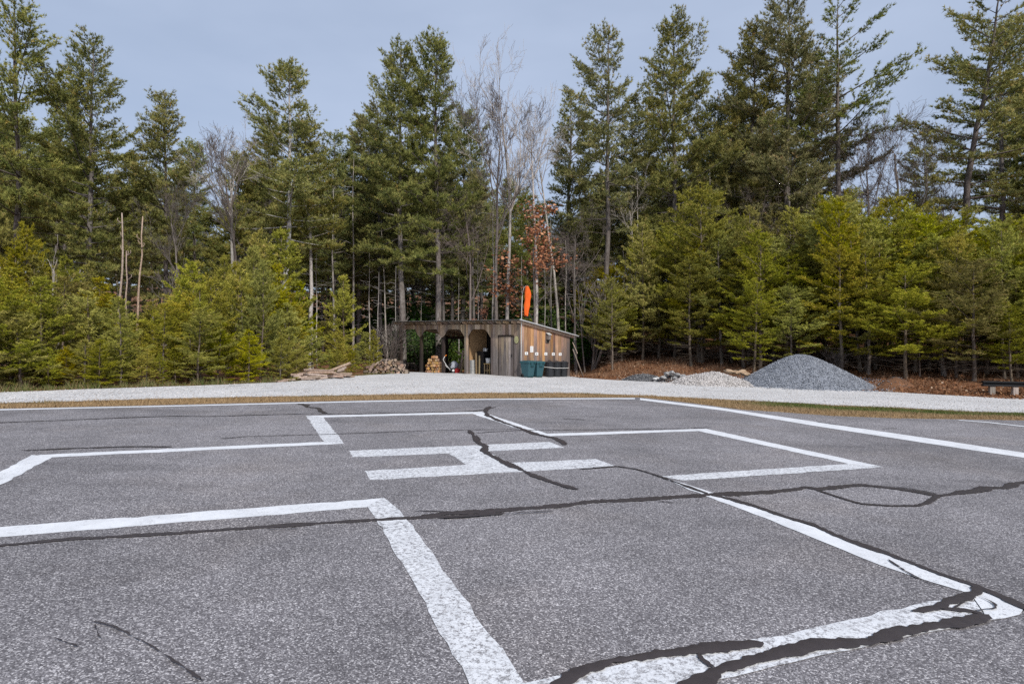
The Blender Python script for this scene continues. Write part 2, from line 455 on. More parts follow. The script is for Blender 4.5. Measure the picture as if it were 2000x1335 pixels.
me = fast_mesh('forest_ground', np.stack([gx.ravel(), gy.ravel(), Zg.ravel()], -1), T, M['soil'], smooth=True)
ground = link(bpy.data.objects.new('forest_ground', me))
tag(ground, 'red brown pine straw ground under the wood', 'ground', kind='structure')

ASPH_EDGE = [(-420, 806.5), (0, 797.5), (250, 792), (480, 786.5), (700, 781.5), (950, 777.5), (1110, 776), (1250, 775.5), (1330, 784), (1400, 793), (1449, 799.5), (1550, 806),
             (1625, 811.5), (1737, 816), (1887, 818.5), (2000, 820.5), (2400, 830)]
GRAV_FRONT = [(-420, 795), (0, 787), (120, 784.5), (280, 779.5), (455, 775.7), (700, 771.5), (950, 767), (1125, 767.5), (1250, 772), (1400, 779.5), (1550, 786),
              (1625, 791), (1756, 796), (1887, 803.5), (2000, 806), (2400, 822)]
def edge_pts(lst, n=6, amp=0.02, fn=flat_at):
    P = [fn(*p) for p in lst]; out = []
    for a, b in zip(P[:-1], P[1:]):
        for i in range(n):
            t = i / n; p = a + (b - a) * t
            out.append(p + np.array([rnd.uniform(-amp, amp), rnd.uniform(-amp, amp), 0]))
    out.append(P[-1]); return np.array(out)
asph_line = edge_pts(ASPH_EDGE, 8, 0.025)
l0 = asph_line[0] + (asph_line[0] - asph_line[8]) * 1.5
r0 = asph_line[-1] + (asph_line[-1] - asph_line[-9]) * 1.5
outline = [l0] + list(asph_line) + [r0, np.array([34.0, -30, 0]), np.array([-34.0, -30, 0])]
pz = lambda x, y: -0.025 * x - 0.0042 * y
far = np.array(outline[:-2])[:, :2]; kf = len(far)
V, T = [], []                                    # lofted from the far edge back past the camera, one true plane
for j, s in enumerate(np.linspace(0, 1, 9)):
    q = np.column_stack([far[:, 0] * (1 - s) + np.clip(far[:, 0], -34, 34) * s, far[:, 1] * (1 - s) - 30 * s])
    V.append(np.column_stack([q, pz(q[:, 0], q[:, 1])]))
for j in range(8):
    i = np.arange(kf - 1) + j * kf
    T += [np.stack([i, i + kf, i + kf + 1], -1), np.stack([i, i + kf + 1, i + 1], -1)]
asphalt = link(bpy.data.objects.new('asphalt_pad', fast_mesh('asphalt_pad', np.concatenate(V), np.concatenate(T), M['asphalt'])))
tag(asphalt, 'worn grey asphalt landing pad with white paint and sealed cracks', 'pavement', kind='structure')

grav_front = edge_pts(GRAV_FRONT, 6, 0.05)
gl = grav_front[0] + (grav_front[0] - grav_front[6]) * 1.5
gr = grav_front[-1] + (grav_front[-1] - grav_front[-7]) * 1.5
grav_front = np.vstack([gl, grav_front, gr])
# verge strip, slipped a little under the asphalt and the gravel
def strip(name, A, Bp, mat, dz, n=4, jit=0.0):
    """A, Bp: polylines; resampled by arc length and lofted"""
    def res(P, k):
        P = np.asarray(P)[:, :2]; d = np.r_[0, np.cumsum(np.linalg.norm(np.diff(P, axis=0), axis=1))]
        s = np.linspace(0, d[-1], k); return np.stack([np.interp(s, d, P[:, 0]), np.interp(s, d, P[:, 1])], -1)
    k = 260; a, b = res(A, k), res(Bp, k)
    V = []
    for j in range(n + 1):
        p = a + (b - a) * (j / n)
        z = gz(p[:, 0], p[:, 1]) + dz + (NP.uniform(-jit, jit, k) if 0 < j < n else 0)
        V.append(np.column_stack([p, z]))
    V = np.concatenate(V); i = np.arange(k - 1)
    T = []
    for j in range(n):
        a0, b0 = j * k + i, (j + 1) * k + i
        T += [np.stack([a0, a0 + 1, b0 + 1], -1), np.stack([a0, b0 + 1, b0], -1)]
    T = np.concatenate(T)
    e1, e2 = V[T[0][1]] - V[T[0][0]], V[T[0][2]] - V[T[0][0]]
    if np.cross(e1, e2)[2] < 0: T = T[:, ::-1]
    me = fast_mesh(name, V, T, mat, smooth=True)
    return link(bpy.data.objects.new(name, me))
full_asph = np.array([l0] + list(asph_line) + [r0])
under = full_asph.copy(); under[:, 1] -= 0.25
over = grav_front.copy(); over[:, 1] += 0.25
verge = strip('grass_verge', under, over, M['verge'], -0.012)
tag(verge, 'narrow strip of dry and green grass between asphalt and gravel', 'verge', kind='structure')

GRAV_BACK = [(-420, 781), (-300, 776), (0, 766), (250, 757), (430, 751), (560, 745.5), (650, 738), (700, 733.5), (760, 730)]
GRAV_BACK2 = [(1123, 737), (1200, 742), (1300, 746.5), (1400, 751), (1540, 757), (1720, 764), (1900, 774), (2000, 778.5), (2400, 800)]
gb1 = edge_pts(GRAV_BACK, 6, 0.09, ground_at); gb2 = edge_pts(GRAV_BACK2, 6, 0.09, ground_at)
mid = np.array([(-6.6, 37.2, 0), (-3.0, 37.0, 0), (0.5, 36.2, 0), (2.8, 34.3, 0)])
gback = np.vstack([gb1[0] + (gb1[0] - gb1[6]) * 2, gb1, mid, gb2, gb2[-1] + (gb2[-1] - gb2[-7]) * 1.5])
gravel = strip('gravel_drive', grav_front, gback, M['gravel'], 0.004, n=14, jit=0.012)
tag(gravel, 'pale grey gravel drive curving past the shed', 'gravel drive', kind='structure')

# ---- painted lines on the pad
def flat_part(name, px_pts, dz, mat, n=10, amp=0.012, parent=asphalt, closed=True):
    P = [flat_at(*p) for p in px_pts]; out = []
    for a, b in zip(P, P[1:] + P[:1]):
        L = np.linalg.norm(b - a); k = max(2, min(60, int(L / 0.12)))
        for i in range(k):
            t = i / k; p = a + (b - a) * t
            j = amp if 0 < i else amp * .3
            out.append((p[0] + rnd.gauss(0, j) * .6, p[1] + rnd.gauss(0, j) * .6))
    V = [Vector((x, y, 0)) for x, y in out]
    tri = tessellate_polygon([V])
    o = mesh_obj(name, [(v.x, v.y, float(pz(v.x, v.y)) + dz) for v in V], tri, mat, parent)
    if o.data.polygons[0].normal.z < 0: o.data.flip_normals()
    return o
Z2 = lambda L, s, ox, oy: [(x * s + ox, y * s + oy) for x, y in L]
flat_part('painted_letter', Z2([(235,342),(1350,293),(1435,325),(1000,345),(1135,410),(1610,388),(1725,430),(352,505),(320,455),(890,420),(790,357),(255,378)], .35, 600, 760), .0016, M['paint_worn'])
LINES = [
    [(-270,1049.5),(750,972),(717,990),(-262,1070)],
    [(63,888),(103,892),(-233,1072),(-290,1072)],
    [(72,888),(640,862),(672,866),(96,893)],
    [(598,812),(630,813),(672,866),(633,863.5)],
    [(600,812),(922,804),(932,807.5),(628,814.8)],
    [(940,803.6),(1069,846.5),(1050,849.5),(914,805)],
    [(1056,847.2),(1379,837),(1366,841.5),(1066,852)],
    [(1379,837),(1724,911.5),(1668,908),(1362,841)],
    [(1289,929.8),(1660,905.5),(1724,912.4),(1336,938.5)],
    [(1289,930.5),(1404,965.5),(1546,1015),(1670,1057),(1775,1097),(1800,1108),(1916,1148),(2002,1188),(1990,1200),(1928,1211),(1896,1160),(1720,1104),(1647,1074),(1512,1019),(1377,968)],
    [(1010,1337),(1444,1252),(1600,1224),(1760,1190),(1896,1158),(1930,1210),(1880,1222),(1752,1248),(1520,1300),(1120,1400),(960,1390)],
    [(750,972),(784,1000),(798,1019),(833,1066),(857,1100),(904,1164),(943,1224),(981,1266),(1023,1332),(1056,1385),(940,1385),(915,1332),(859,1238),(810,1143),(775,1087),(761,1058),(735,1016),(717,989)],
    [(1250,777.2),(1400,795),(1595,824),(1812,855.6),(2000,884),(2260,923),(2260,936),(2000,894),(1812,866),(1587,831),(1415,802),(1250,781)],
    [(-400,808.6),(0,799),(350,791.6),(700,783.2),(950,778.9),(1195,777.2),(1240,777.0),(1240,779.6),(1195,779.2),(950,780.6),(700,785.2),(350,793.6),(0,801.2),(-400,810.8)],
    [(1872,819.8),(1930,824),(2000,832),(2200,855),(2200,857.4),(2000,833.4),(1930,825.4),(1872,820.8)],
]
for i, L in enumerate(LINES):
    flat_part('painted_line', L, .002 + .0003 * i, M['paint_worn' if i in (3, 8, 10, 11) else 'paint'], amp=.014 if i < 12 else .006)

# ---- tar sealed cracks
def seal(pts, w, dz=.016, parent=asphalt, wob=.42, name='crack_seal'):
    P = np.array([flat_at(*p)[:2] for p in pts])
    d = np.r_[0, np.cumsum(np.linalg.norm(np.diff(P, axis=0), axis=1))]
    k = max(10, int(d[-1] / .03)); s = np.linspace(0, d[-1], k)
    Q = np.stack([np.interp(s, d, P[:, 0]), np.interp(s, d, P[:, 1])], -1)
    sm = Q.copy(); sm[1:-1] = (Q[:-2] + 2 * Q[1:-1] + Q[2:]) / 4; Q = sm
    n1 = np.convolve(NP.normal(0, 1, k + 12), np.ones(13) / 13, 'valid') * 2.2
    Q += np.stack([n1, n1[::-1]], -1)[:k] * w * .13
    tg = np.gradient(Q, axis=0); tg /= np.linalg.norm(tg, axis=1)[:, None] + 1e-9
    nn = np.stack([-tg[:, 1], tg[:, 0]], -1)
    slow = np.convolve(NP.normal(0, 1, k + 8), np.ones(9) / 9, 'valid')[:k] * 1.6
    ww = np.clip(w / 2 * (1 + wob * slow), w * .14, w * 1.3)
    end = np.minimum(1, np.minimum(np.arange(k), np.arange(k)[::-1]) / 2.5 + .25); ww = ww * end
    jl, jr = NP.normal(0, w * .06, k) + NP.normal(0, .003, k), NP.normal(0, w * .06, k) + NP.normal(0, .003, k)
    A = Q + nn * (ww + jl)[:, None]; Bq = Q - nn * (ww + jr)[:, None]
    rows = [np.column_stack([q, pz(q[:, 0], q[:, 1]) + h]) for q, h in ((A, dz), (Q + nn * (ww * .1)[:, None], dz + min(.006, w * .07)), (Bq, dz))]
    V = np.concatenate(rows); i = np.arange(k - 1); T = np.concatenate([np.concatenate([np.stack([i, i + k, i + k + 1], -1), np.stack([i, i + k + 1, i + 1], -1)]) + r * k for r in (0, 1)])
    me = fast_mesh(name, V, T, M['tar'])
    return link(bpy.data.objects.new(name, me), parent)
SEALS = [
    ([(-150,1080),(0,1066),(130,1053),(240,1047),(350,1041),(560,1026),(700,1017),(830,1011.5),(900,1008.5),(985,1003)], .085),
    ([(820,1010.5),(860,1004),(900,1001),(960,998),(1060,991),(1110,986),(1150,980),(1240,976),(1300,972),(1390,966)], .115),
    ([(800,998),(860,999),(900,1001)], .02),
    ([(1385,966.5),(1430,965),(1500,961),(1560,954.5),(1580,951.5),(1598,956),(1650,949),(1690,948),(1760,955),(1835,967),(1870,964.5),(1910,957),(1925,952),(1970,953.5),(1979,944),(2000,942),(2140,937)], .12),
    ([(1590,955),(1640,972),(1680,984),(1740,988),(1790,988),(1812,982),(1832,968)], .055),
    ([(1640,950),(1700,948),(1770,953),(1830,964)], .03),
    ([(-100,828.5),(0,825.5),(120,821),(250,815.5),(345,812.5),(400,813.5),(600,808),(700,808.5),(850,805),(925,803.2),(945,800),(968,795)], .06),
    ([(582,788.5),(598,791),(600,795),(622,797),(628,803),(634,807.5)], .12),
    ([(430,857),(480,852.5),(650,848),(700,846),(850,840.5),(1000,838.5),(1022,840.5),(1290,837.8),(1385,835.5)], .035),
    ([(42,880.5),(130,876.5),(250,872.5),(335,872.8)], .06),
    ([(958,794),(948,801),(950,811),(980,824),(1020,838),(1050,849),(1085,856),(1098,863),(1104,869)], .11),
    ([(917,841),(929,854),(933,864),(949,872),(944,880),(960,890),(985,902),(1000,911),(1030,923),(1075,941),(1127,956.5)], .105),
    ([(930,846),(960,843.5),(1000,841.5),(1022,841)], .03), ([(930,850),(938,858),(936,866)], .02),
    ([(1130,917),(1205,911),(1245,917),(1268,924),(1292,932),(1340,950),(1385,966)], .055),
    ([(1385,966),(1430,976),(1500,998.5),(1545,1013),(1590,1026),(1620,1041),(1670,1061),(1755,1091),(1790,1104),(1850,1127),(1905,1146),(1940,1160),(2010,1190),(2100,1225)], .075),
    ([(1280,979),(1330,984)], .015), ([(1735,1094),(1770,1118),(1800,1133),(1850,1150)], .012),
    ([(1912,1147),(1905,1160),(1880,1169),(1850,1177),(1835,1188),(1812,1192),(1780,1195)], .06),
    ([(1835,1191),(1890,1193),(1918,1199),(1922,1206)], .045),
    ([(1926,1203),(1890,1214),(1800,1226),(1740,1236),(1690,1254),(1600,1264),(1540,1278),(1480,1290),(1420,1308),(1380,1330),(1340,1365)], .10),
    ([(1490,1258),(1440,1262),(1390,1267),(1330,1275),(1260,1284),(1190,1297),(1140,1312),(1108,1330),(1080,1356)], .10),
    ([(1365,1278),(1372,1290),(1395,1306)], .03), ([(1915,1168),(1945,1182),(1945,1190),(1900,1196),(1858,1193),(1890,1175)], .012),
    ([(173,1216),(200,1220),(232,1232),(258,1246)], .014), ([(262,1248),(290,1262),(320,1281)], .011), ([(322,1282),(345,1297),(402,1338)], .014), ([(184,1222),(196,1250)], .006), ([(106,1250),(150,1266)], .007),
    ([(515,1034),(600,1033)], .01), ([(1595,824.5),(1650,832),(1700,839)], .04), ([(1723,838),(1752,836.5)], .03), ([(1100,818),(1145,820)], .05),
    ([(860,1014),(930,1010),(1010,1003.5),(1080,1000)], .02),
]
for i, (p, w) in enumerate(SEALS):
    seal(p, w * .95, dz=.0072 + .0003 * i)
# ------------------------------------------------------------------ plants: generators
def tuft_mesh(name, P, D, length, width, blades, mat, tint, spread=.75, rng=NP, noise_t=.06):
    """P, D (n,3): every tuft a little spray of needle blades"""
    n = len(P)
    P = np.repeat(P, blades, 0); D = np.repeat(D, blades, 0)
    d = D + rng.normal(0, spread, P.shape); d /= np.linalg.norm(d, axis=1)[:, None] + 1e-9
    face = np.array([0, 0, .75]) + np.column_stack([P[:, :2] / (np.linalg.norm(P[:, :2], axis=1)[:, None] + .3) * .75, np.zeros(len(P))]) + rng.normal(0, .55, P.shape)
    s = np.cross(d, face); s /= np.linalg.norm(s, axis=1)[:, None] + 1e-9
    L = np.repeat(length, blades)[:, None] * rng.uniform(.65, 1.2, (len(P), 1))
    W = width * rng.uniform(.7, 1.3, (len(P), 1))
    P = P + rng.normal(0, .012, P.shape)
    V = np.stack([P - s * W * .5, P + s * W * .5, P + d * L], 1).reshape(-1, 3)
    T = np.arange(len(V)).reshape(-1, 3)
    t = np.clip(np.repeat(tint, blades) + rng.normal(0, noise_t, len(P)), 0, 1)
    return fast_mesh(name, V, T, mat, t)

def pine_meshes(seed, H, cb, R, r0, mode='tall', pexp=.66, bark=None, dens=1.0, sparse=0.0, dead=0):
    rng = np.random.default_rng(seed)
    tall = mode == 'tall'
    tub = Tubes()
    k = 14; zz = np.linspace(0, H, k)
    bx, by = np.cumsum(rng.normal(0, .05 * H / 20, k)), np.cumsum(rng.normal(0, .05 * H / 20, k)); bx -= bx[0]; by -= by[0]
    rad = r0 * (1 - zz / H) ** .75 + .008; rad[0] *= 1.25
    tub.add(np.stack([bx, by, zz], -1), rad, 8, cap=False)
    axis = lambda z: np.array([np.interp(z, zz, bx), np.interp(z, zz, by), z])
    Ps, Ds, Ts = [], [], []
    z = cb * H
    asym_a, asym = rng.uniform(0, 6.28), rng.uniform(.0, .35)
    while z < H * .985:
        t = (z - cb * H) / (H * (1 - cb))
        if tall:
            prof = min(1, .5 + 2.2 * t) * (1 - t) ** .55 + .05
            e0 = math.radians(-6 + 58 * t ** 1.1); nb = rng.integers(3, 6); step = rng.uniform(.5, .95) * H / 20 * (1 - .45 * t)
        else:
            prof = min(1, .6 + 1.6 * t) * (1 - t) ** pexp + .04
            e0 = math.radians(4 + 46 * t); nb = rng.integers(3, 6); step = rng.uniform(.18, .40) * H / 6 * (1 - .4 * t)
        az0 = rng.uniform(0, 6.28)
        for b in range(nb):
            if rng.random() < .10 + sparse: continue
            az = az0 + b * 6.283 / nb + rng.normal(0, .25)
            L = R * prof * (rng.uniform(.62, 1.18) if tall else rng.uniform(.38, 1.32)) * (1 + asym * math.cos(az - asym_a))
            if tall and rng.random() < .07: L *= 1.35
            if L < .12: continue
            e = e0 + rng.normal(0, .13)
            h = np.array([math.cos(az), math.sin(az), 0]); up = np.array([0, 0, 1.0])
            curv = rng.uniform(.02, .22) if tall else rng.uniform(.05, .3)
            base = axis(z + rng.uniform(-.1, .1))
            curve = lambda s: base + h * (L * s * math.cos(e))[:, None] + up * (L * (s * math.sin(e) + curv * s * s))[:, None]
            sp = np.linspace(0, 1, 5)
            rb = (.011 * L + .006) if tall else (.008 * L + .004)
            tub.add(curve(sp), rb * (1 - .8 * sp), 4 if tall else 3, cap=False)
            m = max(4, int(L * (12.0 if tall else 19.0) * dens))
            s0 = .16 if tall else .30 - .2 * t
            ss = rng.uniform(s0, 1.0, m) ** .85
            B0 = curve(ss)
            side = np.where(np.arange(m) % 2 == 0, 1, -1) * rng.uniform(.5, 1.25, m)
            hd = np.stack([np.cos(az + side), np.sin(az + side), rng.normal(.14 + .35 * t, .15, m)], -1)
            l2 = (L * (.36 if tall else .34) * (1.08 - ss * .8) * rng.uniform(.6, 1.2, m) + (.14 if tall else .07))
            q = np.maximum(2, (l2 / (.13 if tall else .075)).astype(int))
            for i in range(m):
                f = np.linspace(.25, 1, q[i])
                Ps.append(B0[i] + hd[i] * (f * l2[i])[:, None] + rng.normal(0, .04 if tall else .02, (q[i], 3)))
                Ds.append(np.repeat((hd[i] * .8 + up * .55)[None], q[i], 0))
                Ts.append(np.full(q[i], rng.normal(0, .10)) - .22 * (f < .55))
            f = np.linspace(.7, 1.0, 4 if tall else 5)
            Ps.append(curve(f)); Ds.append(np.repeat((h * .7 + up * (.5 + math.sin(e)))[None], len(f), 0)); Ts.append(np.full(len(f), .1))
        z += step
    f = np.linspace(H * .96, H * 1.01, 8)
    Ps.append(np.array([axis(v) for v in f])); Ds.append(np.repeat(np.array([[0, 0, 1.0]]), 8, 0)); Ts.append(np.full(8, .15))
    for i in range(dead):                       # dead lower branches
        zd = rng.uniform(.06, max(.1, cb)) * H; az = rng.uniform(0, 6.28); L = rng.uniform(.25, .75) * R
        sp = np.linspace(0, 1, 4); h = np.array([math.cos(az), math.sin(az), 0])
        c = axis(zd) + h * (L * sp)[:, None] + np.array([0, 0, 1.0]) * (L * (rng.uniform(-.25, .3) * sp + rng.uniform(-.15, .2) * sp * sp))[:, None]
        tub.add(c, (.012 if tall else .009) * (1 - .7 * sp) + .002, 3, cap=False)
        for _ in range(4):
            s = rng.uniform(.3, .9); p = c[0] + (c[-1] - c[0]) * s; a2 = az + rng.uniform(-1.2, 1.2)
            q2 = p + np.array([math.cos(a2), math.sin(a2), rng.uniform(-.3, .4)]) * L * .35
            tub.add([p, (p + q2) / 2, q2], [.005, .004, .003], 3, cap=False)
    P, D, Tt = np.concatenate(Ps), np.concatenate(Ds), np.concatenate(Ts)
    clump = np.sin(P[:, 0] * 1.7 + seed) * np.sin(P[:, 1] * 1.9 + 2 * seed) * np.sin(P[:, 2] * 1.3)
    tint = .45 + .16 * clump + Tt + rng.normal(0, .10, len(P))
    tint = np.where(rng.random(len(P)) < .02, .95, tint)
    n = len(P)
    ln = (rng.uniform(.15, .24, n) if tall else rng.uniform(.085, .13, n))
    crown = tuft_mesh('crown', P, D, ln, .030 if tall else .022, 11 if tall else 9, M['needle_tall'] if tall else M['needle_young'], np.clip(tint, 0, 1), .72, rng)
    return tub.mesh('trunk', bark or (M['bark_pine'] if tall else M['bark_young'])), crown

def grow_bare(seed, H, r0, levels=4, fork=.35, up=.25, wide=.75, kids=(5, 7), lean=0.0, first=.25, wander=.10):
    """skeleton of a leafless tree -> list of (points, radii), twig ends"""
    rng = np.random.default_rng(seed); segs, ends = [], []
    def limb(p, d, L, r, lev):
        k = 7 if lev == 0 else (5 if lev < 3 else 4)
        pts = [p]; dd = d / np.linalg.norm(d)
        for i in range(k - 1):
            dd = dd + rng.normal(0, wander * (1 + .4 * lev) if lev else wander * .35, 3) + np.array([0, 0, up * .18 * (1 if lev else .3)])
            dd /= np.linalg.norm(dd); pts.append(pts[-1] + dd * L / (k - 1))
        pts = np.array(pts); rr = np.linspace(r, r * (.35 if lev else .3), k); rr = np.maximum(rr, .0055)
        segs.append((pts, rr, (7, 5, 4, 3, 3, 3)[lev]))
        if lev >= levels:
            ends.append((pts[-1], dd)); ends.append((pts[-2], dd)); return
        n = int(rng.integers(kids[0], kids[1] + 1)) + (3 if lev == 0 else 0)
        for j in range(n):
            s = rng.uniform(first if lev == 0 else .2, 1.0) ** (.8 if lev == 0 else 1)
            x = s * (k - 1); i0 = min(int(x), k - 2); f = x - i0
            q = pts[i0] * (1 - f) + pts[i0 + 1] * f; ax = pts[i0 + 1] - pts[i0]; ax /= np.linalg.norm(ax)
            a, b = frame_axes(ax); th = rng.uniform(0, 6.283); an = rng.uniform(.35, 1.0) * wide
            nd = ax * math.cos(an) + (a * math.cos(th) + b * math.sin(th)) * math.sin(an)
            l2 = L * rng.uniform(.28, .62) * (1.1 - .55 * s if lev == 0 else 1)
            limb(q, nd, l2, max(.0045, np.interp(x, np.arange(k), rr) * rng.uniform(.42, .68)), lev + 1)
    limb(np.zeros(3), np.array([lean, 0, 1.0]), H * .9, r0, 0)
    zmax = max(s[0][:, 2].max() for s in segs)
    f = H / zmax
    return [(p * f, r, n) for p, r, n in segs], [(p * f, d) for p, d in ends]

def bare_meshes(segs, bark, limb_lev=1):
    t1, t2 = Tubes(), Tubes()
    for i, (p, r, n) in enumerate(segs):
        (t1 if i == 0 else t2).add(p, r, n, cap=False)
    return t1.mesh('trunk', bark), t2.mesh('branches', bark)

def leaf_mesh(name, P, size, mat, tint, rng, flat=.5):
    n = len(P); d = rng.normal(0, 1, (n, 3)); d[:, 2] *= flat; d /= np.linalg.norm(d, axis=1)[:, None]
    s = np.cross(d, rng.normal(0, 1, (n, 3))); s /= np.linalg.norm(s, axis=1)[:, None]
    L = size * rng.uniform(.6, 1.3, (n, 1)); W = L * .38
    V = np.stack([P, P + d * L * .5 + s * W, P + d * L, P + d * L * .5 - s * W], 1).reshape(-1, 3)
    b = np.arange(n) * 4; T = np.concatenate([np.stack([b, b + 1, b + 2], -1), np.stack([b, b + 2, b + 3], -1)])
    return fast_mesh(name, V, T, mat, np.concatenate([tint, tint]))

def make_root(name, parts):
    r = empty(name)
    for nm, me in parts:
        link(bpy.data.objects.new(nm, me), r)
    return r

class Proto:
    """first use places the prototype itself, later uses copy it with its parts"""
    def __init__(self, name, parts, H): self.root, self.H, self.used = make_root(name, parts), H, False
    def place(self, loc, H=None, rz=0.0, fat=1.0, label=None, cat=None, group=None, tilt=(0, 0)):
        if self.used: r = dup(self.root)
        else: r = self.root; self.used = True
        s = (H or self.H) / self.H
        r.location = loc; r.rotation_euler = (tilt[0], tilt[1], rz); r.scale = (s * fat, s * fat, s)
        for k in ('label', 'category', 'group'):
            if k in r: del r[k]
        tag(r, label, cat, group); return r

def base_at(px, Y, sink=.05):
    x = (px - CXP) / FPX * Y
    return (x, Y, float(gz(x, Y)) - sink)
def height_for(px, top, Y):
    return CAMZ + (CYP - top) / FPX * Y - base_at(px, Y)[2]

TALL = [Proto('white_pine', list(zip(('trunk', 'crown'), pine_meshes(*a, **k))), a[1]) for a, k in [
    ((101, 20, .30, 3.9, .22), dict()), ((102, 20, .38, 3.6, .20), dict(dead=8)), ((103, 20, .24, 4.5, .23), dict(dens=.95)),
    ((104, 20, .44, 3.2, .18), dict(dead=14)), ((105, 20, .34, 4.1, .22), dict(dead=8)), ((106, 20, .27, 3.6, .20), dict()),
    ((107, 20, .48, 3.8, .20), dict(sparse=.45, dens=.6, dead=22)), ((108, 20, .38, 4.0, .20), dict(sparse=.26, dens=.8, dead=12))]]
TALLW = [Proto('white_pine', list(zip(('trunk', 'crown'), pine_meshes(*a, **k))), a[1]) for a, k in [
    ((111, 20, .40, 3.7, .21), dict(bark=M['bark_white'], dead=12)), ((112, 20, .46, 3.6, .21), dict(bark=M['bark_pale'], dead=16))]]
YOUNG = [Proto('young_pine', list(zip(('trunk', 'crown'), pine_meshes(*a, **k))), a[1]) for a, k in [
    ((201, 6, .05, 1.55, .05), dict(mode='young')), ((202, 6, .06, 1.7, .05), dict(mode='young', sparse=.08)),
    ((203, 6, .04, 1.45, .045), dict(mode='young')), ((204, 6, .05, 1.9, .05), dict(mode='young', dens=.9)), ((205, 6, .07, 1.5, .05), dict(mode='young', sparse=.15)), ((206, 6, .10, 2.0, .05), dict(mode='young', sparse=.2, dens=.9))]]
YOUNGB = [Proto('young_pine', list(zip(('trunk', 'crown'), pine_meshes(*a, **k))), a[1]) for a, k in [
    ((211, 8, .20, 1.89, .065), dict(mode='young', pexp=0.5, dead=16, dens=0.98)), ((212, 8, .19, 2.16, .07), dict(mode='young', pexp=0.45, dead=22, dens=0.92)),
    ((213, 8, .16, 1.78, .06), dict(mode='young', pexp=0.6, dead=12, dens=0.98)), ((214, 8, .22, 2.05, .07), dict(mode='young', pexp=0.5, dead=20, dens=0.92, sparse=.08)), ((215, 8, .12, 2.38, .07), dict(mode='young', pexp=0.42, dead=14, dens=0.85, sparse=.16)), ((216, 8, .16, 1.84, .06), dict(mode='young', pexp=0.55, dead=16, dens=0.92, sparse=.2))]]
BARE = []
for sd, H, r0, kw, bk in [(301, 18, .15, dict(levels=4, wide=.72, up=.55, first=.52, kids=(4, 6)), 'bark_pale'), (302, 17, .13, dict(levels=4, wide=.90, up=.3, first=.45, kids=(4, 5)), 'bark_pale'),
                          (303, 15, .11, dict(levels=4, wide=.55, up=.7, first=.5), 'bark_twig'), (304, 13, .10, dict(levels=4, wide=.95, up=.3, first=.3, wander=.16), 'bark_twig')]:
    sg, en = grow_bare(sd, H, r0, **kw); BARE.append(Proto('bare_tree', list(zip(('trunk', 'branches'), bare_meshes(sg, M[bk]))), H))
# ------------------------------------------------------------------ the wood: every tree where the photograph shows it
ZONES = [(0, 'beyond the left border'), (60, 'by the left border'), (110, 'below the pale leafless shrub'), (160, 'left of the broad dense pine stem'), (215, 'right of the broad dense pine stem'), (250, 'under the leftmost snags'), (290, 'under the hooked snag'),
         (340, 'right of the three snags'), (400, 'below the pinkish leafless shrub'), (450, 'below the leaning beige tree'), (500, 'behind the yellowish sapling'), (540, 'left of the white mottled trunk'), (580, 'by the white mottled trunk'), (620, 'above the long log pile'),
         (680, 'by the lone pointed pine'), (740, 'left of the firewood heap'), (790, 'left of the first shed post'), (840, 'beyond the first two shed bays'), (880, 'beyond the trunks behind the shed'), (930, 'beyond the shed roof left half'), (985, 'left of the tallest bare tree'), (1030, 'between the two big bare trees'), (1080, 'beyond the windsock'),
         (1130, 'beyond the gable roof'), (1180, 'just right of the shed'), (1220, 'at the left start of the right bank'), (1260, 'above the bare brown weeds'), (1300, 'above the grey gravel patch'), (1340, 'above the dark rubble mound'), (1385, 'around the double stemmed pine'), (1430, 'above the pale gravel heap'), (1475, 'by the straight pale stemmed pine'),
         (1520, 'above the left foot of the stone pile'), (1560, 'above the stone pile left slope'), (1600, 'above the stone pile peak'), (1650, 'above the stone pile right slope'), (1700, 'under the sparse leaning pine'), (1745, 'above the right foot of the stone pile'), (1800, 'above the small dirt mound'), (1850, 'left of the large leaning pine stem'),
         (1900, 'at the large leaning pine stem'), (1950, 'behind the end of the black bench'), (2000, 'by the right border'), (99999, 'beyond the right border')]
def zone(px): return next(z for lim, z in ZONES if px < lim)
G_TALL = 'tall pines of the front row'
R = lambda: rnd.uniform(0, 6.28)
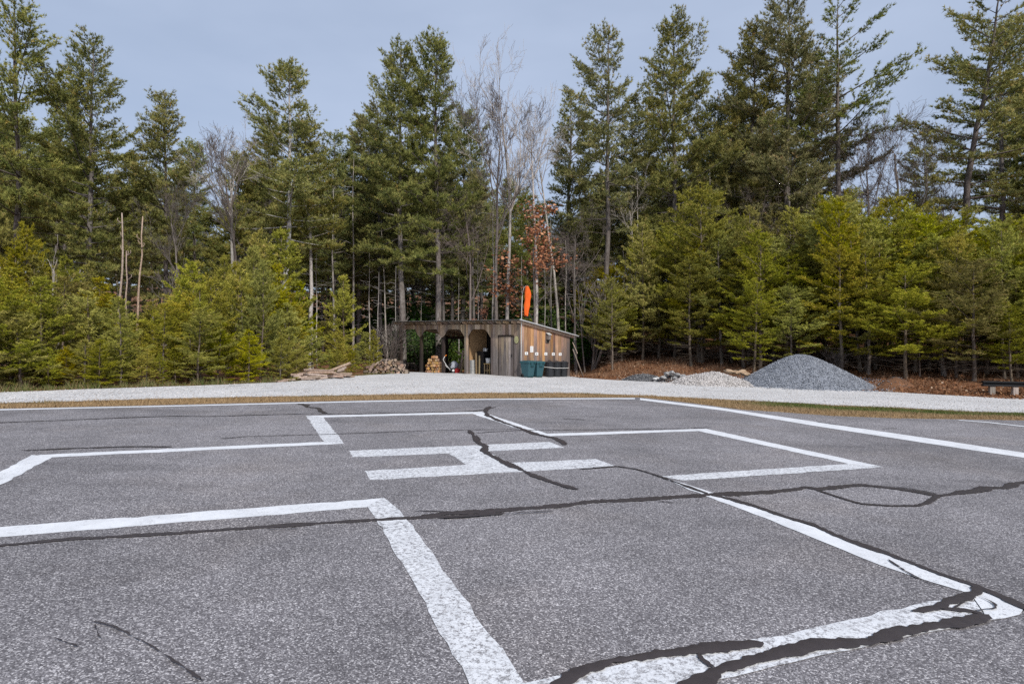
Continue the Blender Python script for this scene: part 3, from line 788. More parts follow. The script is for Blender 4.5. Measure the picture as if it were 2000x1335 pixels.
FRONT = [
    (TALL[7], 38, 18, 31, 1.0, (0, 0), 'tall open pine with layered boughs at the left edge of the picture'),
    (TALL[2], 174, 84, 33, .95, (0, 0), 'broad dense pine, second tall pine from the left edge'),
    (TALL[5], 322, 190, 36, 1.0, (0, 0), 'shorter olive pine left of the bare beige tree in the skyline gap'),
    (TALLW[0], 556, 127, 37, 1.05, (0, .01), 'tall pine with white mottled trunk above the long log pile'),
    (TALLW[1], 607, 245, 39, .9, (0, .02), 'slimmer pale trunked pine just right of the white mottled pine'),
    (TALL[4], 787, 97, 40, .95, (0, 0), 'tall pine with straight grey trunk behind the left end of the shed'),
    (TALL[0], 856, 83, 40, .95, (0, 0), 'tall pine with forked fan shaped top behind the middle of the shed'),
    (TALL[3], 868, 290, 42, .8, (0, .03), 'thin leaning pine close beside the trunk behind the shed posts'),
    (TALL[7], 1180, 56, 44, .95, (0, .01), 'tall open pine right of the bare trees, beyond the shed roof'),
    (TALL[4], 1312, 30, 46, .95, (0, .01), 'tall pine with pointed uneven top, second right of the bare trees'),
    (TALL[1], 1466, 64, 47, .95, (0, .01), 'tall pine partly hidden behind the highest broad pine'),
    (TALL[2], 1535, -8, 46, .95, (0, .012), 'highest and broadest dense pine, its tip cut by the top of the picture'),
    (TALL[6], 1637, 20, 46, 1.05, (0, .085), 'sparse leaning pine with one long bough reaching right over the sky gap'),
    (TALL[7], 1852, 2, 44, 1.15, (0, .125), 'large open pine leaning right, last but one at the right edge'),
    (TALL[7], 1948, 40, 47, 1.0, (0, .06), 'tall open pine at the right edge of the picture'),
]
for p, px, top, Y, fat, tilt, lab in FRONT:
    p.place(base_at(px, Y), height_for(px, top, Y), R(), fat, lab, 'pine tree', G_TALL, tilt)
SECOND = [(TALL[5], 112, 185, 42), (TALL[0], 250, 315, 42), (TALL[2], 470, 300, 47), (TALL[5], 655, 270, 46), (TALL[0], 700, 230, 49), (TALL[5], 742, 205, 46),
          (TALL[0], 905, 225, 52), (TALL[5], 1110, 188, 52), (TALL[2], 1245, 212, 53), (TALL[0], 1395, 205, 54), (TALL[5], 1428, 150, 52), (TALL[5], 1590, 110, 52),
          (TALL[5], 1812, 262, 58), (TALL[0], 1985, 165, 56), (TALL[5], -60, 120, 40), (TALL[0], 2075, 60, 46), (TALL[2], 2160, 20, 44), (TALL[2], -150, 60, 34), (TALL[5], 20, 240, 44), (TALL[0], 380, 285, 46), (TALL[5], 530, 255, 48)]
for p, px, top, Y in SECOND:
    p.place(base_at(px, Y), height_for(px, top, Y), R(), rnd.uniform(.9, 1.1), 'tall dark second row pine ' + zone(px), 'pine tree', 'second row of pines', (rnd.gauss(0, .012), rnd.gauss(0, .012)))
SKYL = [(-300, 150), (0, 170), (100, 240), (250, 360), (330, 330), (430, 400), (520, 300), (640, 310), (750, 280), (900, 300), (1000, 360), (1060, 390), (1100, 330), (1200, 330), (1300, 290),
        (1450, 250), (1560, 230), (1640, 370), (1720, 430), (1850, 420), (1930, 400), (2050, 260), (2300, 150)]
sx, sy = zip(*SKYL)
bgp = [TALL[0], TALL[1], TALL[5], TALL[2], TALL[3], TALL[5], TALL[4], TALL[2]]
npx = 170
for i in range(npx):
    px = -330 + 2660 * ((i * .618034) % 1.0); Y = 48 + 58 * ((i * .7548777) % 1.0) ** 1.1
    top = float(np.interp(px, sx, sy)) + rnd.uniform(-5, 110)
    if i >= 140: px = 640 + 560 * (i - 140) / 30; Y = rnd.uniform(52, 90); top = float(np.interp(px, sx, sy)) + rnd.uniform(40, 160)
    p = bgp[i % len(bgp)] if i < 140 else TALL[(2, 5)[i % 2]]
    p.place(base_at(px, Y), height_for(px, top, Y), R(), rnd.uniform(.85, 1.15), ('distant' if Y > 68 else 'half hidden') + ' deep wood pine ' + zone(px), 'pine tree', 'pines deep in the wood', (rnd.gauss(0, .015), rnd.gauss(0, .015)))

# leafless trees
for p, px, top, Y, fat, tilt, rz, lab in [
    (BARE[0], 986, 92, 41, .85, (0, .02), .4, 'tallest bare pale barked tree, forking behind the shed roof'),
    (BARE[1], 1046, 148, 40, .9, (0, .02), 2.0, 'bare pale tree behind the orange windsock'),
    (BARE[2], 972, 155, 40.5, 1.1, (0, -.06), 1.0, 'slim bare tree leaning left, left of the two big bare trees'),
    (BARE[1], 445, 240, 31, 1.25, (0, -.08), 4.0, 'bare beige tree leaning left in the low gap of the left skyline'),
    (BARE[2], 478, 235, 32, 1.2, (0, -.03), .3, 'thin bare tree beside the leaning beige one'),
    (BARE[3], 1740, 170, 42.5, 1.1, (0, .03), 1.3, 'crooked bare tree against the sky gap on the right'),
    (BARE[2], 1700, 200, 43, 1.2, (0, 0), 3.3, 'fine twigged bare tree between the sparse leaning pine and the crooked one'),
    (BARE[3], 1126, 385, 39, .8, (0, .03), 5.0, 'small bare tree with spreading twigs beyond the right end of the shed'),
    (BARE[1], 1096, 215, 42, .9, (0, .06), 3.1, 'bare tree leaning right, rightmost of the big bare trees'),
    (BARE[2], 356, 330, 33, 1.0, (0, -.04), 5.1, 'thin bare tree above the pinkish leafless shrub'),
    (BARE[3], 918, 300, 39, 1.0, (0, .1), 2.2, 'bare slanting tree between the pines behind the shed')]:
    p.place(base_at(px, Y), height_for(px, top, Y), rz, fat, lab, 'bare tree', 'leafless trees', tilt)
for i in range(26):
    px = 60 + 1900 * ((i * .618034 + .3) % 1.0); Y = rnd.uniform(43, 60)
    BARE[(2, 3, 2, 1)[i % 4]].place(base_at(px, Y), rnd.uniform(9, 15), R(), 1.0, 'bare grey twigged tree in the dark wood ' + zone(px), 'bare tree', 'leafless trees deep in the wood', (rnd.gauss(0, .05), rnd.gauss(0, .05)))
# bare trunks of slim poles standing in the dark
rngp = np.random.default_rng(5)
t2 = tb = Tubes(); zz = np.linspace(0, 10, 8); tb.add(np.stack([np.cumsum(rngp.normal(0, .03, 8)), np.cumsum(rngp.normal(0, .03, 8)), zz], -1), np.linspace(.07, .008, 8), 7)
for i in range(22):
    z = rngp.uniform(1, 9.5); a = rngp.uniform(0, 6.28); L = rngp.uniform(.3, 1.1)
    t2.add([(0, 0, z), (math.cos(a) * L * .6, math.sin(a) * L * .6, z + .08), (math.cos(a) * L, math.sin(a) * L, z + rngp.uniform(-.15, .25))], [.014, .010, .005], 3, cap=False)
POLE = Proto('pole_tree', [('trunk', tb.mesh('trunk', M['bark_pale']))], 10)
for px, top, Y, tl in [(648, 330, 43, 0), (690, 300, 44, 0), (760, 430, 41, -.05), (772, 520, 37.5, 0), (822, 560, 43, 0), (895, 520, 42, 0), (935, 480, 42.5, .01), (965, 380, 43, 0), (1075, 430, 43, 0),
                       (1103, 470, 42, .02), (1124, 460, 41, .01), (1245, 330, 45, 0), (1345, 320, 46, .02), (1395, 330, 46, .03), (1545, 300, 46, .01), (1572, 320, 45, .02), (1590, 290, 46, .01),
                       (1755, 330, 47, 0), (1880, 420, 46, .03), (620, 480, 41, .03), (720, 480, 42, 0), (350, 400, 38, 0), (110, 420, 36, 0), (300, 430, 38, .02), (735, 530, 39, -.03), (1020, 500, 44, 0), (1065, 520, 46, 0)]:
    POLE.place(base_at(px, Y), height_for(px, top, Y), R(), 1.0, 'slim bare trunk among dark trees ' + zone(px), 'tree trunk', 'slim trunks in the wood', (0, tl))

# dead standing snags on the left
def snag(px, top, base_py, Y, r, lab, lean):
    H = height_for(px, top, Y); t = Tubes(); rg = np.random.default_rng(int(px))
    z = np.linspace(0, H, 9); x = lean * z + np.cumsum(rg.normal(0, .045, 9))
    t.add(np.stack([x, np.cumsum(rg.normal(0, .02, 9)), z], -1), r * np.linspace(.95, .38, 9) * rg.uniform(.9, 1.1, 9), 7)
    for i in range(3):
        zb = rg.uniform(.75, 1.0) * H; a = rg.uniform(0, 6.28); xb = np.interp(zb, z, x)
        t.add([(xb, 0, zb - .1), (xb + .15 * math.cos(a), .15 * math.sin(a), zb + .05), (xb + .13 * math.cos(a), .13 * math.sin(a), zb + .16)], [r * .4, r * .25, .01], 4)
    root = make_root('dead_snag', [('trunk', t.mesh('trunk', M['bark_log']))])
    root.location = base_at(px, Y); tag(root, lab, 'dead tree', 'dead snags on the left')
snag(228, 415, 0, 28, .075, 'dead grey snag, leftmost of three above the young pines', .02)
snag(246, 490, 0, 26, .058, 'shortest pinkish dead snag between two taller ones', .01)
snag(262, 422, 0, 27, .065, 'dead snag with hooked broken tip, right of the short snag', .035)

# oak that keeps its rust-coloured leaves
sg, en = grow_bare(401, 11, .08, levels=3, wide=1.15, up=.15, first=.25, kids=(5, 7))
rg = np.random.default_rng(9); ep = np.array([e[0] for e in en]); keep = (rg.random(len(ep)) < .8)
cl = np.sin(ep[:, 0] * 1.6) + np.sin(ep[:, 1] * 1.5 + 1) + np.sin(ep[:, 2] * 1.9); ep = ep[keep & (cl > -.9)]
ep = np.repeat(ep, 5, 0) + rg.normal(0, .16, (len(ep) * 5, 3)); oak = make_root('oak_tree', list(zip(('trunk', 'branches'), bare_meshes(sg, M['bark_twig']))))
link(bpy.data.objects.new('dry_leaves', leaf_mesh('dry_leaves', ep, .17, M['leaf_rust'], rg.random(len(ep)), rg)), oak)
oak.location = base_at(1040, 38.5); s = height_for(1040, 375, 38.5) / 11; oak.scale = (s * 1.2, s * 1.2, s); oak.rotation_euler = (0, 0, 2.4)
tag(oak, 'small oak still holding rust brown leaves behind the windsock', 'oak tree')
o2 = dup(oak, base_at(940, 41), 1.0, .42); tag(o2, 'low oak sapling with a few rust leaves above the shed roof', 'oak tree')

# broad-leaved evergreens seen through the open bays
def shrub_proto(seed, n, rx, rz_, mat, size, name, leafname='foliage'):
    rg = np.random.default_rng(seed); t = Tubes(); P = []
    for i in range(26):
        a = rg.uniform(0, 6.28); rr = rg.uniform(.2, 1) * rx; h = rg.uniform(.35, 1) * rz_
        tip = np.array([math.cos(a) * rr, math.sin(a) * rr, h]); b = tip * .12; b[2] = 0
        t.add([b, (b + tip) / 2 + rg.normal(0, .08, 3), tip], [.02, .014, .006], 4, cap=False)
        k = n // 26; f = rg.uniform(.45, 1.08, (k, 1)); P.append(b + (tip - b) * f + rg.normal(0, .17, (k, 3)))
    P = np.concatenate(P); tint = np.clip(.5 + rg.normal(0, .22, len(P)), 0, 1)
    return Proto(name, [('stems', t.mesh('stems', M['bark_twig'])), (leafname, leaf_mesh(leafname, P, size, mat, tint, rg))], rz_)
SHR = [shrub_proto(501, 2600, 1.3, 2.3, M['leaf_green'], .13, 'evergreen_shrub'), shrub_proto(502, 2600, 1.5, 2.0, M['leaf_green'], .12, 'evergreen_shrub')]
for i, (px, Y, H) in enumerate([(803, 42, 2.6), (832, 41, 2.9), (862, 43, 2.7), (888, 42, 2.4), (915, 44, 3.0), (815, 44, 3.2), (1085, 41, 2.6), (1140, 43, 3.0), (960, 46, 3.2), (780, 44, 2.6)]):
    SHR[i % 2].place(base_at(px, Y), H, R(), 1.0, 'broad leaved evergreen shrub ' + zone(px), 'shrub', 'evergreen shrubs behind the shed')
for i in range(70):
    px = -150 + 2300 * ((i * .618034 + .1) % 1.0); Y = rnd.uniform(45, 80)
    SHR[i % 2].place(base_at(px, Y), rnd.uniform(2.5, 5.5), R(), 1.3, 'dark undergrowth bush under tall pines ' + zone(px), 'shrub', 'undergrowth bushes under the pines')

# young pines, left thicket along the gravel
EDGE_L = [(px, ground_at(px, py)[1]) for px, py in GRAV_BACK]; elx, ely = zip(*EDGE_L)
G_L = 'young pines left of the shed'
special = [
    (YOUNG[1], 672, 540, 31.5, .95, 'lone pointed young pine standing clear left of the shed'),
    (YOUNG[0], 482, 668, 22.0, 1.15, 'small yellowish pine sapling at the gravel edge left of the long logs'),
    (YOUNG[3], 312, 692, 19.6, 1.1, 'short bright pine sapling with blunt top at the gravel edge'),
    (YOUNG[0], 236, 582, 19.3, 1.25, 'well shaped yellow green pine at the gravel edge under the snags'),
    (YOUNG[2], 184, 705, 18.2, 1.0, 'tiny thin pine seedling at the gravel edge on the left'),
    (YOUNG[3], 130, 678, 18.6, 1.4, 'low bushy pine at the gravel edge, second from the left'),
    (YOUNG[1], 40, 640, 17.6, 1.2, 'bushy green pine at the gravel edge by the left border'),
    (YOUNG[2], 545, 448, 30.0, 1.15, 'tallest of the left young pines, in front of the white mottled trunk'),
    (YOUNG[1], 392, 560, 21.8, 1.0, 'slender young pine with visible stem left of the yellowish sapling'),
    (YOUNG[0], 730, 645, 31.8, 1.0, 'low feathery young pine beside the firewood heap'),
]
for p, px, top, Y, fat, lab in special:
    p.place(base_at(px, Y), height_for(px, top, Y), R(), fat, lab, 'young pine', G_L)
THL = [(-300, 420), (0, 428), (60, 440), (100, 500), (150, 490), (230, 575), (300, 575), (330, 540), (420, 475), (480, 470), (540, 455), (600, 570), (640, 610), (720, 650), (740, 660)]
tx, ty = zip(*THL)
for row, (dy, lift, n) in enumerate([(1.0, 150, 20), (2.6, 70, 19), (4.8, 25, 19), (7.6, 0, 17)]):
    for i in range(n):
        px = -260 + (960 + (25 if row > 1 else 0)) * (i + rnd.uniform(.15, .85)) / n
        Y = float(np.interp(px, elx, ely)) + dy + rnd.uniform(-.5, .8)
        if px > 600 and row > 1: Y = min(Y, 36.5)
        top = float(np.interp(px, tx, ty)) + lift * rnd.uniform(.6, 1.25) + rnd.uniform(-8, 38)
        H = max(1.2, height_for(px, top, Y))
        YOUNG[rnd.randrange(6)].place(base_at(px, Y), H, R(), min(1.5, max(.8, 4.6 / H)) * rnd.uniform(.9, 1.1), ('front row', 'second row', 'third row', 'rear row')[row] + ' left thicket pine ' + zone(px), 'young pine', 'pines of the left thicket', (rnd.gauss(0, .02), rnd.gauss(0, .02)))

# young pines, right thicket on the bank
G_R = 'young pines at the front of the right bank'
for p, px, top, Y, fat, lab in [
    (YOUNGB[1], 1366, 375, 36.0, 1.25, 'big young pine with double dark stem above the rubble mound'),
    (YOUNGB[0], 1196, 545, 36.5, 1.1, 'feathery young pine nearest the right end of the shed'),
    (YOUNGB[2], 1462, 405, 34.5, 1.05, 'young pine with pale straight stem behind the pale gravel heap'),
    (YOUNGB[3], 1642, 400, 31.0, .9, 'young pine with clean pale stem just right of the stone pile peak'),
    (YOUNGB[0], 1690, 470, 30.5, .9, 'young pine with dark stem beyond the right slope of the stone pile'),
    (YOUNGB[2], 1797, 520, 28.5, .95, 'thin young pine at the front of the bank beyond the small dirt mound'),
    (YOUNGB[1], 1868, 470, 28.0, 1.0, 'yellow green young pine with low tufts left of the black bench'),
    (YOUNGB[3], 1962, 440, 27.5, 1.0, 'young pine behind the black bench at the right border'),
    (YOUNGB[2], 1255, 430, 38.0, 1.0, 'pointed young pine where the right thicket starts to rise')]:
    p.place(base_at(px, Y), height_for(px, top, Y), R(), fat, lab, 'young pine', G_R)
t = Tubes(); t.add([(0, 0, 0), (.05, 0, 1.2), (.02, 0, 2.6), (.1, 0, 4.2)], [.11, .095, .08, .05], 8)
o = bpy.data.objects.new('pine_stem', t.mesh('pine_stem', M['bark_young'])); link(o); o.location = base_at(1373, 35.9); tag(o, 'second dark stem close against the double stemmed young pine', 'tree trunk')
THR = [(1120, 620), (1160, 560), (1190, 505), (1230, 435), (1290, 432), (1330, 420), (1385, 385), (1440, 420), (1530, 430), (1600, 400), (1700, 372), (1800, 392), (1850, 402), (1920, 430), (2000, 425), (2300, 400)]
rx_, ry_ = zip(*THR)
for row, (dy, lift, n) in enumerate([(4.2, 105, 15), (6.2, 55, 20), (8.2, 28, 22), (10.4, 10, 22), (12.8, -6, 20)]):
    for i in range(n):
        px = 1150 + 1080 * (i + rnd.uniform(.1, .9)) / n
        x0 = (px - CXP) / FPX
        Ye = 29.5
        for _ in range(12): Ye = float(np.interp(x0 * Ye, BANK[:, 0], BANK[:, 1]))
        Y = Ye + dy + rnd.uniform(-.7, .9)
        if row == 0 and px < 1400: continue
        if px < 1330: Y = max(Y, 37.5) + 1.5
        top = float(np.interp(px, rx_, ry_)) + lift * rnd.uniform(.5, 1.4) + rnd.uniform(-6, 40)
        H = max(2.0, height_for(px, top, Y))
        YOUNGB[rnd.randrange(6)].place(base_at(px, Y), H, R(), min(1.5, max(1.0, 9.5 / H)) * rnd.uniform(.95, 1.2), ('front row', 'second row', 'third row', 'fourth row', 'rear row')[row] + ' right thicket pine ' + zone(px), 'young pine', 'pines of the right thicket', (rnd.gauss(0, .02), rnd.gauss(0, .02)))

# leafless shrubs
def tell_apart():
    by = {}
    for o in COL.objects:
        if 'label' in o and 'category' in o and o['category'] in ('pine tree', 'young pine', 'shrub', 'bare tree', 'tree trunk'): by.setdefault(o['label'], []).append(o)
    for lab, os_ in by.items():
        if len(os_) < 2: continue
        os_.sort(key=lambda o: o.location.x / o.location.y)
        if len(os_) == 2: names = ('left one', 'right one')
        else: names = ['%s from left' % ('first', 'second', 'third', 'fourth', 'fifth', 'sixth', 'seventh', 'eighth')[min(i, 7)] for i in range(len(os_))]
        if 'beyond the left border' in lab or 'beyond the right border' in lab: continue
        for o, n_ in zip(os_, names): o['label'] = lab + ', ' + n_
def bare_shrub(seed, H, n, bk):
    rg = np.random.default_rng(seed); t = Tubes()
    for i in range(n):
        sg, _ = grow_bare(seed * 10 + i, H * rg.uniform(.6, 1), .022, levels=2, wide=.8, up=.5, first=.15, kids=(4, 6)); a = rg.uniform(0, 6.28); ln = rg.uniform(.1, .45)
        Rm = np.array(Matrix.Rotation(a, 3, 'Z') @ Matrix.Rotation(ln, 3, 'Y')); off = np.array([math.cos(a), math.sin(a), 0]) * .12
        for p, r, k in sg: t.add(p @ Rm.T + off, r, k, cap=False)
    return Proto('bare_shrub', [('stems', t.mesh('stems', M[bk]))], H)
BS = [bare_shrub(61, 3, 6, 'bark_pale'), bare_shrub(62, 3, 9, 'bark_twig')]
for p, px, top, Y, fat, lab in [
    (BS[0], 85, 455, 24, .8, 'pale leafless shrub rising above the young pines near the left border'),
    (BS[1], 392, 465, 28, .8, 'pinkish leafless shrub above the young pines below the beige tree'),
    (BS[1], 752, 590, 36.5, 1.0, 'twiggy leafless shrub just left of the shed'),
    (BS[0], 768, 610, 37.5, .9, 'pale stemmed leafless shrub by the left shed post'),
    (BS[0], 28, 600, 20.5, .9, 'low pale leafless shrub among the pines at the left border'),
    (BS[1], 1645, 668, 29.6, 1.2, 'low tangle of bare twigs beyond the stone pile slope'),
    (BS[1], 1150, 470, 40, .9, 'bare twiggy shrub beyond the right end of the shed')]:
    p.place(base_at(px, Y), height_for(px, top, Y), R(), fat, lab, 'shrub', 'leafless shrubs')

tell_apart()
# ------------------------------------------------------------------ the open-fronted wood shed
CX0, CY0 = 0.456, 29.3
SA = math.atan2(-.692, .722)
ca, sa = math.cos(SA), math.sin(SA)
def W(x, y, z=None, dz=0.0):
    wx, wy = CX0 + x * ca - y * sa, CY0 + x * sa + y * ca
    return (wx, wy, (float(gz(wx, wy)) if z is None else z) + dz)
def gl_(x, y):
    w = W(x, y); return w[2]
def sx_at(px, y):
    """local x of a thing y metres behind the front line, seen at photo column px"""
    u = (px - CXP) / FPX
    a0, b0 = CX0 - y * sa, CY0 + y * ca
    return (u * b0 - a0) / (ca - u * sa)
shed = empty('wood_shed', (CX0, CY0, 0), SA)
tag(shed, 'long open fronted shed of weathered boards with lean-to roof', 'shed')
LEN, DEP, SL = 10.15, 3.84, .166
zr = lambda x, y: 2.64 - .015 * x - SL * y
rb = random.Random(3)
def sheared(name, x0, x1, y0, y1, zb, zt, mat, parent=shed):
    """box whose bottom and top follow functions of x, y"""
    c = [(x0, y0), (x1, y0), (x1, y1), (x0, y1)]
    v = [(x, y, zb(x, y)) for x, y in c] + [(x, y, zt(x, y)) for x, y in c]
    return mesh_obj(name, v, box_vf(0, 1, 0, 1, 0, 1)[1], mat, parent)
low = lambda x, y: gl_(x, y) - .06
posts_x = [-10.15, -8.12, -6.09, -4.06, -2.03]
# boards of the closed front bay, left of, right of and above the door
DX0, DX1, DZ = -1.53, -.49, 1.90
x = -2.12
while x < -.03:
    w = min(rb.uniform(.14, .23), -.012 - x); x1 = x + w - .008; pr = rb.uniform(0, .012)
    if x1 > DX0 and x < DX1: bot = lambda a, b: DZ + .05
    else: bot = low
    sheared('front_board', x, x1, -.03 - pr, 0, bot, lambda a, b: zr(a, b) - .165, M['board_front']); x += w
# fascia boards with cut corners over the open bays
def arch(x):
    d = min(abs(x - p) for p in posts_x) - .09
    return zr(x, 0) - .41 - max(0, .46 * (1 - max(d, 0) / .40))
x = -10.22
while x < -2.12:
    w = min(rb.uniform(.13, .21), -2.12 - x + .001); x1 = x + w - .007; pr = rb.uniform(0, .01)
    if -4.24 < (x + x1) / 2 < -3.88: sheared('post_board', x, x1, -.03 - pr, 0, low, lambda a, b: zr(a, b) - .165, M['board_front'])
    else: sheared('fascia_board', x, x1, -.03 - pr, -.002, lambda a, b: arch(a), lambda a, b: zr(a, b) - .165, M['board_front'])
    x += w
# gable boards
y = 0.0
while y < DEP - .02:
    w = min(rb.uniform(.17, .28), DEP - y); pr = rb.uniform(0, .014)
    sheared('gable_board', .002, .03 + pr, y, y + w - .009, low, lambda a, b: zr(0, b) - .02, M['board_gable']); y += w
y0 = 0
for k in range(18):                                   # back wall of the closed part, and the inner partition
    xx = -4.06 + k * .2255
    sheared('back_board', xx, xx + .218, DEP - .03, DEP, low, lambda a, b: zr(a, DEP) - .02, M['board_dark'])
for k in range(10):
    yy = 1.52 + k * .229
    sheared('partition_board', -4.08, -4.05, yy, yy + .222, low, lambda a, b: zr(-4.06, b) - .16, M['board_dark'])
sheared('partition_panel', -4.05, -4.03, .08, 1.50, low, lambda a, b: zr(-4.06, b) - .18, M['osb'])
for px_ in posts_x + [-.08]:
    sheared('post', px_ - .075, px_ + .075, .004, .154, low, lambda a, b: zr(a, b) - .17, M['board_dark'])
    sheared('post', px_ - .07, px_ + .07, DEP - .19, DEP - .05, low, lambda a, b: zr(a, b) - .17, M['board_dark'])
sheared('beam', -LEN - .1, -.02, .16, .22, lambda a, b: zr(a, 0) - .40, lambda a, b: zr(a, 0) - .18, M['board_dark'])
sheared('beam', -LEN - .1, -4.1, DEP - .05, DEP + .0, lambda a, b: zr(a, DEP) - .36, lambda a, b: zr(a, DEP) - .17, M['board_dark'])
for p in posts_x[:4]:                                  # diagonal knee braces on the rear posts
    for s in (-1, 1):
        if p == -4.06 and s > 0: continue
        if p == -10.15 and s < 0: continue
        zt = zr(p, DEP) - .36
        v = [(p + s * .07, DEP - .15, zt - .55), (p + s * .07, DEP - .15, zt - .68), (p + s * .62, DEP - .15, zt), (p + s * .48, DEP - .15, zt)]
        v += [(a, b + .06, c) for a, b, c in v]
        mesh_obj('brace', v, [(0, 1, 2, 3), (7, 6, 5, 4), (0, 4, 5, 1), (1, 5, 6, 2), (2, 6, 7, 3), (3, 7, 4, 0)], M['board_dark'], shed)
nr = 21
for k in range(nr):
    xx = -LEN - .16 + k * (LEN + .30) / (nr - 1) + rb.uniform(-.03, .03)
    if k == nr - 1: xx = .06
    sheared('rafter', xx - .028, xx + .028, -.30 - rb.uniform(0, .05), 4.12, lambda a, b: zr(a, b) - .155, lambda a, b: zr(a, b) - .03, M['board_front'])
# corrugated roof
V, F = [], []; xsr = np.arange(-LEN - .28, .30, .055)
for i, a in enumerate(xsr):
    for b in (-.42, 4.28): V.append((a, b, zr(a, b) - .012 + (.012 if i % 2 else 0)))
for i in range(len(xsr) - 1): F.append((2 * i, 2 * i + 2, 2 * i + 3, 2 * i + 1))
roof = mesh_obj('roof_sheet', V, F, M['metal'], shed); md = roof.modifiers.new('solid', 'SOLIDIFY'); md.thickness = .004
sheared('roof_trim', .29, .305, -.425, 4.29, lambda a, b: zr(0, b) - .026, lambda a, b: zr(0, b) + .014, M['metal'], shed)
sheared('eave_strip', -LEN - .26, .26, -.405, -.38, lambda a, b: zr(a, b) - .075, lambda a, b: zr(a, b) - .02, M['board_dark'], shed)
# plank door
door = mesh_obj('door_header', *box_vf(DX0 - .05, DX1 + .05, -.065, -.012, DZ - .03, DZ + .04), M['board_dark'], shed)
dr = sheared('door', DX0 + .01, DX1 - .01, -.012, .012, lambda a, b: gl_(a, 0) + .02, lambda a, b: DZ - .035, M['board_dark'])
nb = 6
for k in range(nb):
    a = DX0 + .012 + k * (DX1 - DX0 - .024) / nb
    sheared('door_board', a, a + (DX1 - DX0 - .024) / nb - .008, -.04 - rb.uniform(0, .008), -.013, lambda p, q: gl_(p, 0) + .01, lambda p, q: DZ - .04, M['board_front'], dr)
box('door_handle', DX1 - .12, DX1 - .09, -.075, -.049, .85, 1.0, M['black_paint'], dr)

# ---- things fixed to the shed
def oval(name, rx, rz_, th, mat, parent=None, n=28, y=0.0):
    v = [(rx * math.cos(2 * math.pi * i / n), y, rz_ * math.sin(2 * math.pi * i / n)) for i in range(n)]
    v += [(a, y - th, c) for a, b, c in v]
    f = [tuple(range(n)), tuple(range(2 * n - 1, n - 1, -1))] + [(i, n + i, n + (i + 1) % n, (i + 1) % n) for i in range(n)]
    o = mesh_obj(name, v, f, mat, parent); return o
plq = empty('oval_plaque', W(-.27, -.05, 1.71), SA); tag(plq, 'small cream oval plaque on the front boards near the shed corner', 'plaque')
oval('disc', .145, .19, .012, M['olive_mark'], plq); oval('face', .13, .175, .006, M['cream'], plq, y=-.014)
oval('ring', .085, .11, .003, M['olive_mark'], plq, y=-.0225); oval('centre', .070, .094, .003, M['cream'], plq, y=-.027)
for k in range(3): box('mark', -.03 + .012 * k, .035 - .010 * k, -.034, -.031, -.045 + .035 * k, -.028 + .035 * k, M['olive_mark'], plq)
GA = SA + math.pi / 2          # things on the gable: local +X runs along the gable, -Y faces out
def on_gable(name, d, z, out=.055):
    o = empty(name, W(out, d, z), GA); return o
nb_ = on_gable('wall_box', 1.93, 1.56, .05); tag(nb_, 'small grey weathered box hung high on the gable boards', 'wall box')
box('back_board', -.13, .13, -.02, 0, -.02, .50, M['grey_wood'], nb_)
box('box_body', -.10, .10, -.16, -.022, .16, .42, M['grey_wood'], nb_)
mesh_obj('sloped_top', [(-.13, -.20, .40), (.13, -.20, .40), (.13, -.021, .50), (-.13, -.021, .50), (-.13, -.20, .422), (.13, -.20, .422), (.13, -.021, .522), (-.13, -.021, .522)], box_vf(0,1,0,1,0,1)[1], M['galv'], nb_)
mesh_obj('point', [(-.08, -.14, .158), (.08, -.14, .158), (.08, -.03, .158), (-.08, -.03, .158), (0, -.085, .0)], [(0, 1, 2, 3), (0, 4, 1), (1, 4, 2), (2, 4, 3), (3, 4, 0)], M['black_paint'], nb_)
def paper(d, z, w, h, lab, lines, grp):
    o = on_gable('notice_sheet', d, z, .052); tag(o, lab, 'notice', grp)
    box('sheet', -w / 2, w / 2, -.004, 0, -h / 2, h / 2, M['paper'], o)
    for (a, b, c, dd) in lines: box('print', a, b, -.0062, -.0046, c, dd, M['ink'], o)
tl = [(-.09, .09 - .02 * (k % 3), .11 - .026 * k, .115 - .026 * k) for k in range(9)]
paper(.72, 1.235, .235, .30, 'tall white notice sheet above the green bins on the gable', tl, 'notices on the gable')
for i, (d, z) in enumerate([(.32, 1.03), (1.10, .995), (1.81, .985), (2.41, .965), (2.98, .95)]):
    nth = ['first white label on the gable, nearest the shed corner', 'second white label, right of the tall notice sheet', 'third white label, above the gap between green bins and black cans', 'fourth white label, above the black cans', 'last white label on the gable, farthest from the corner'][i]
    k = .035 + .01 * (i % 2)
    paper(d, z, .225, .145, nth, [(-k, k, .012, .03), (-k - .01, k + .005, -.012, .004), (-k, k - .01, -.036, -.022)], 'notices on the gable')

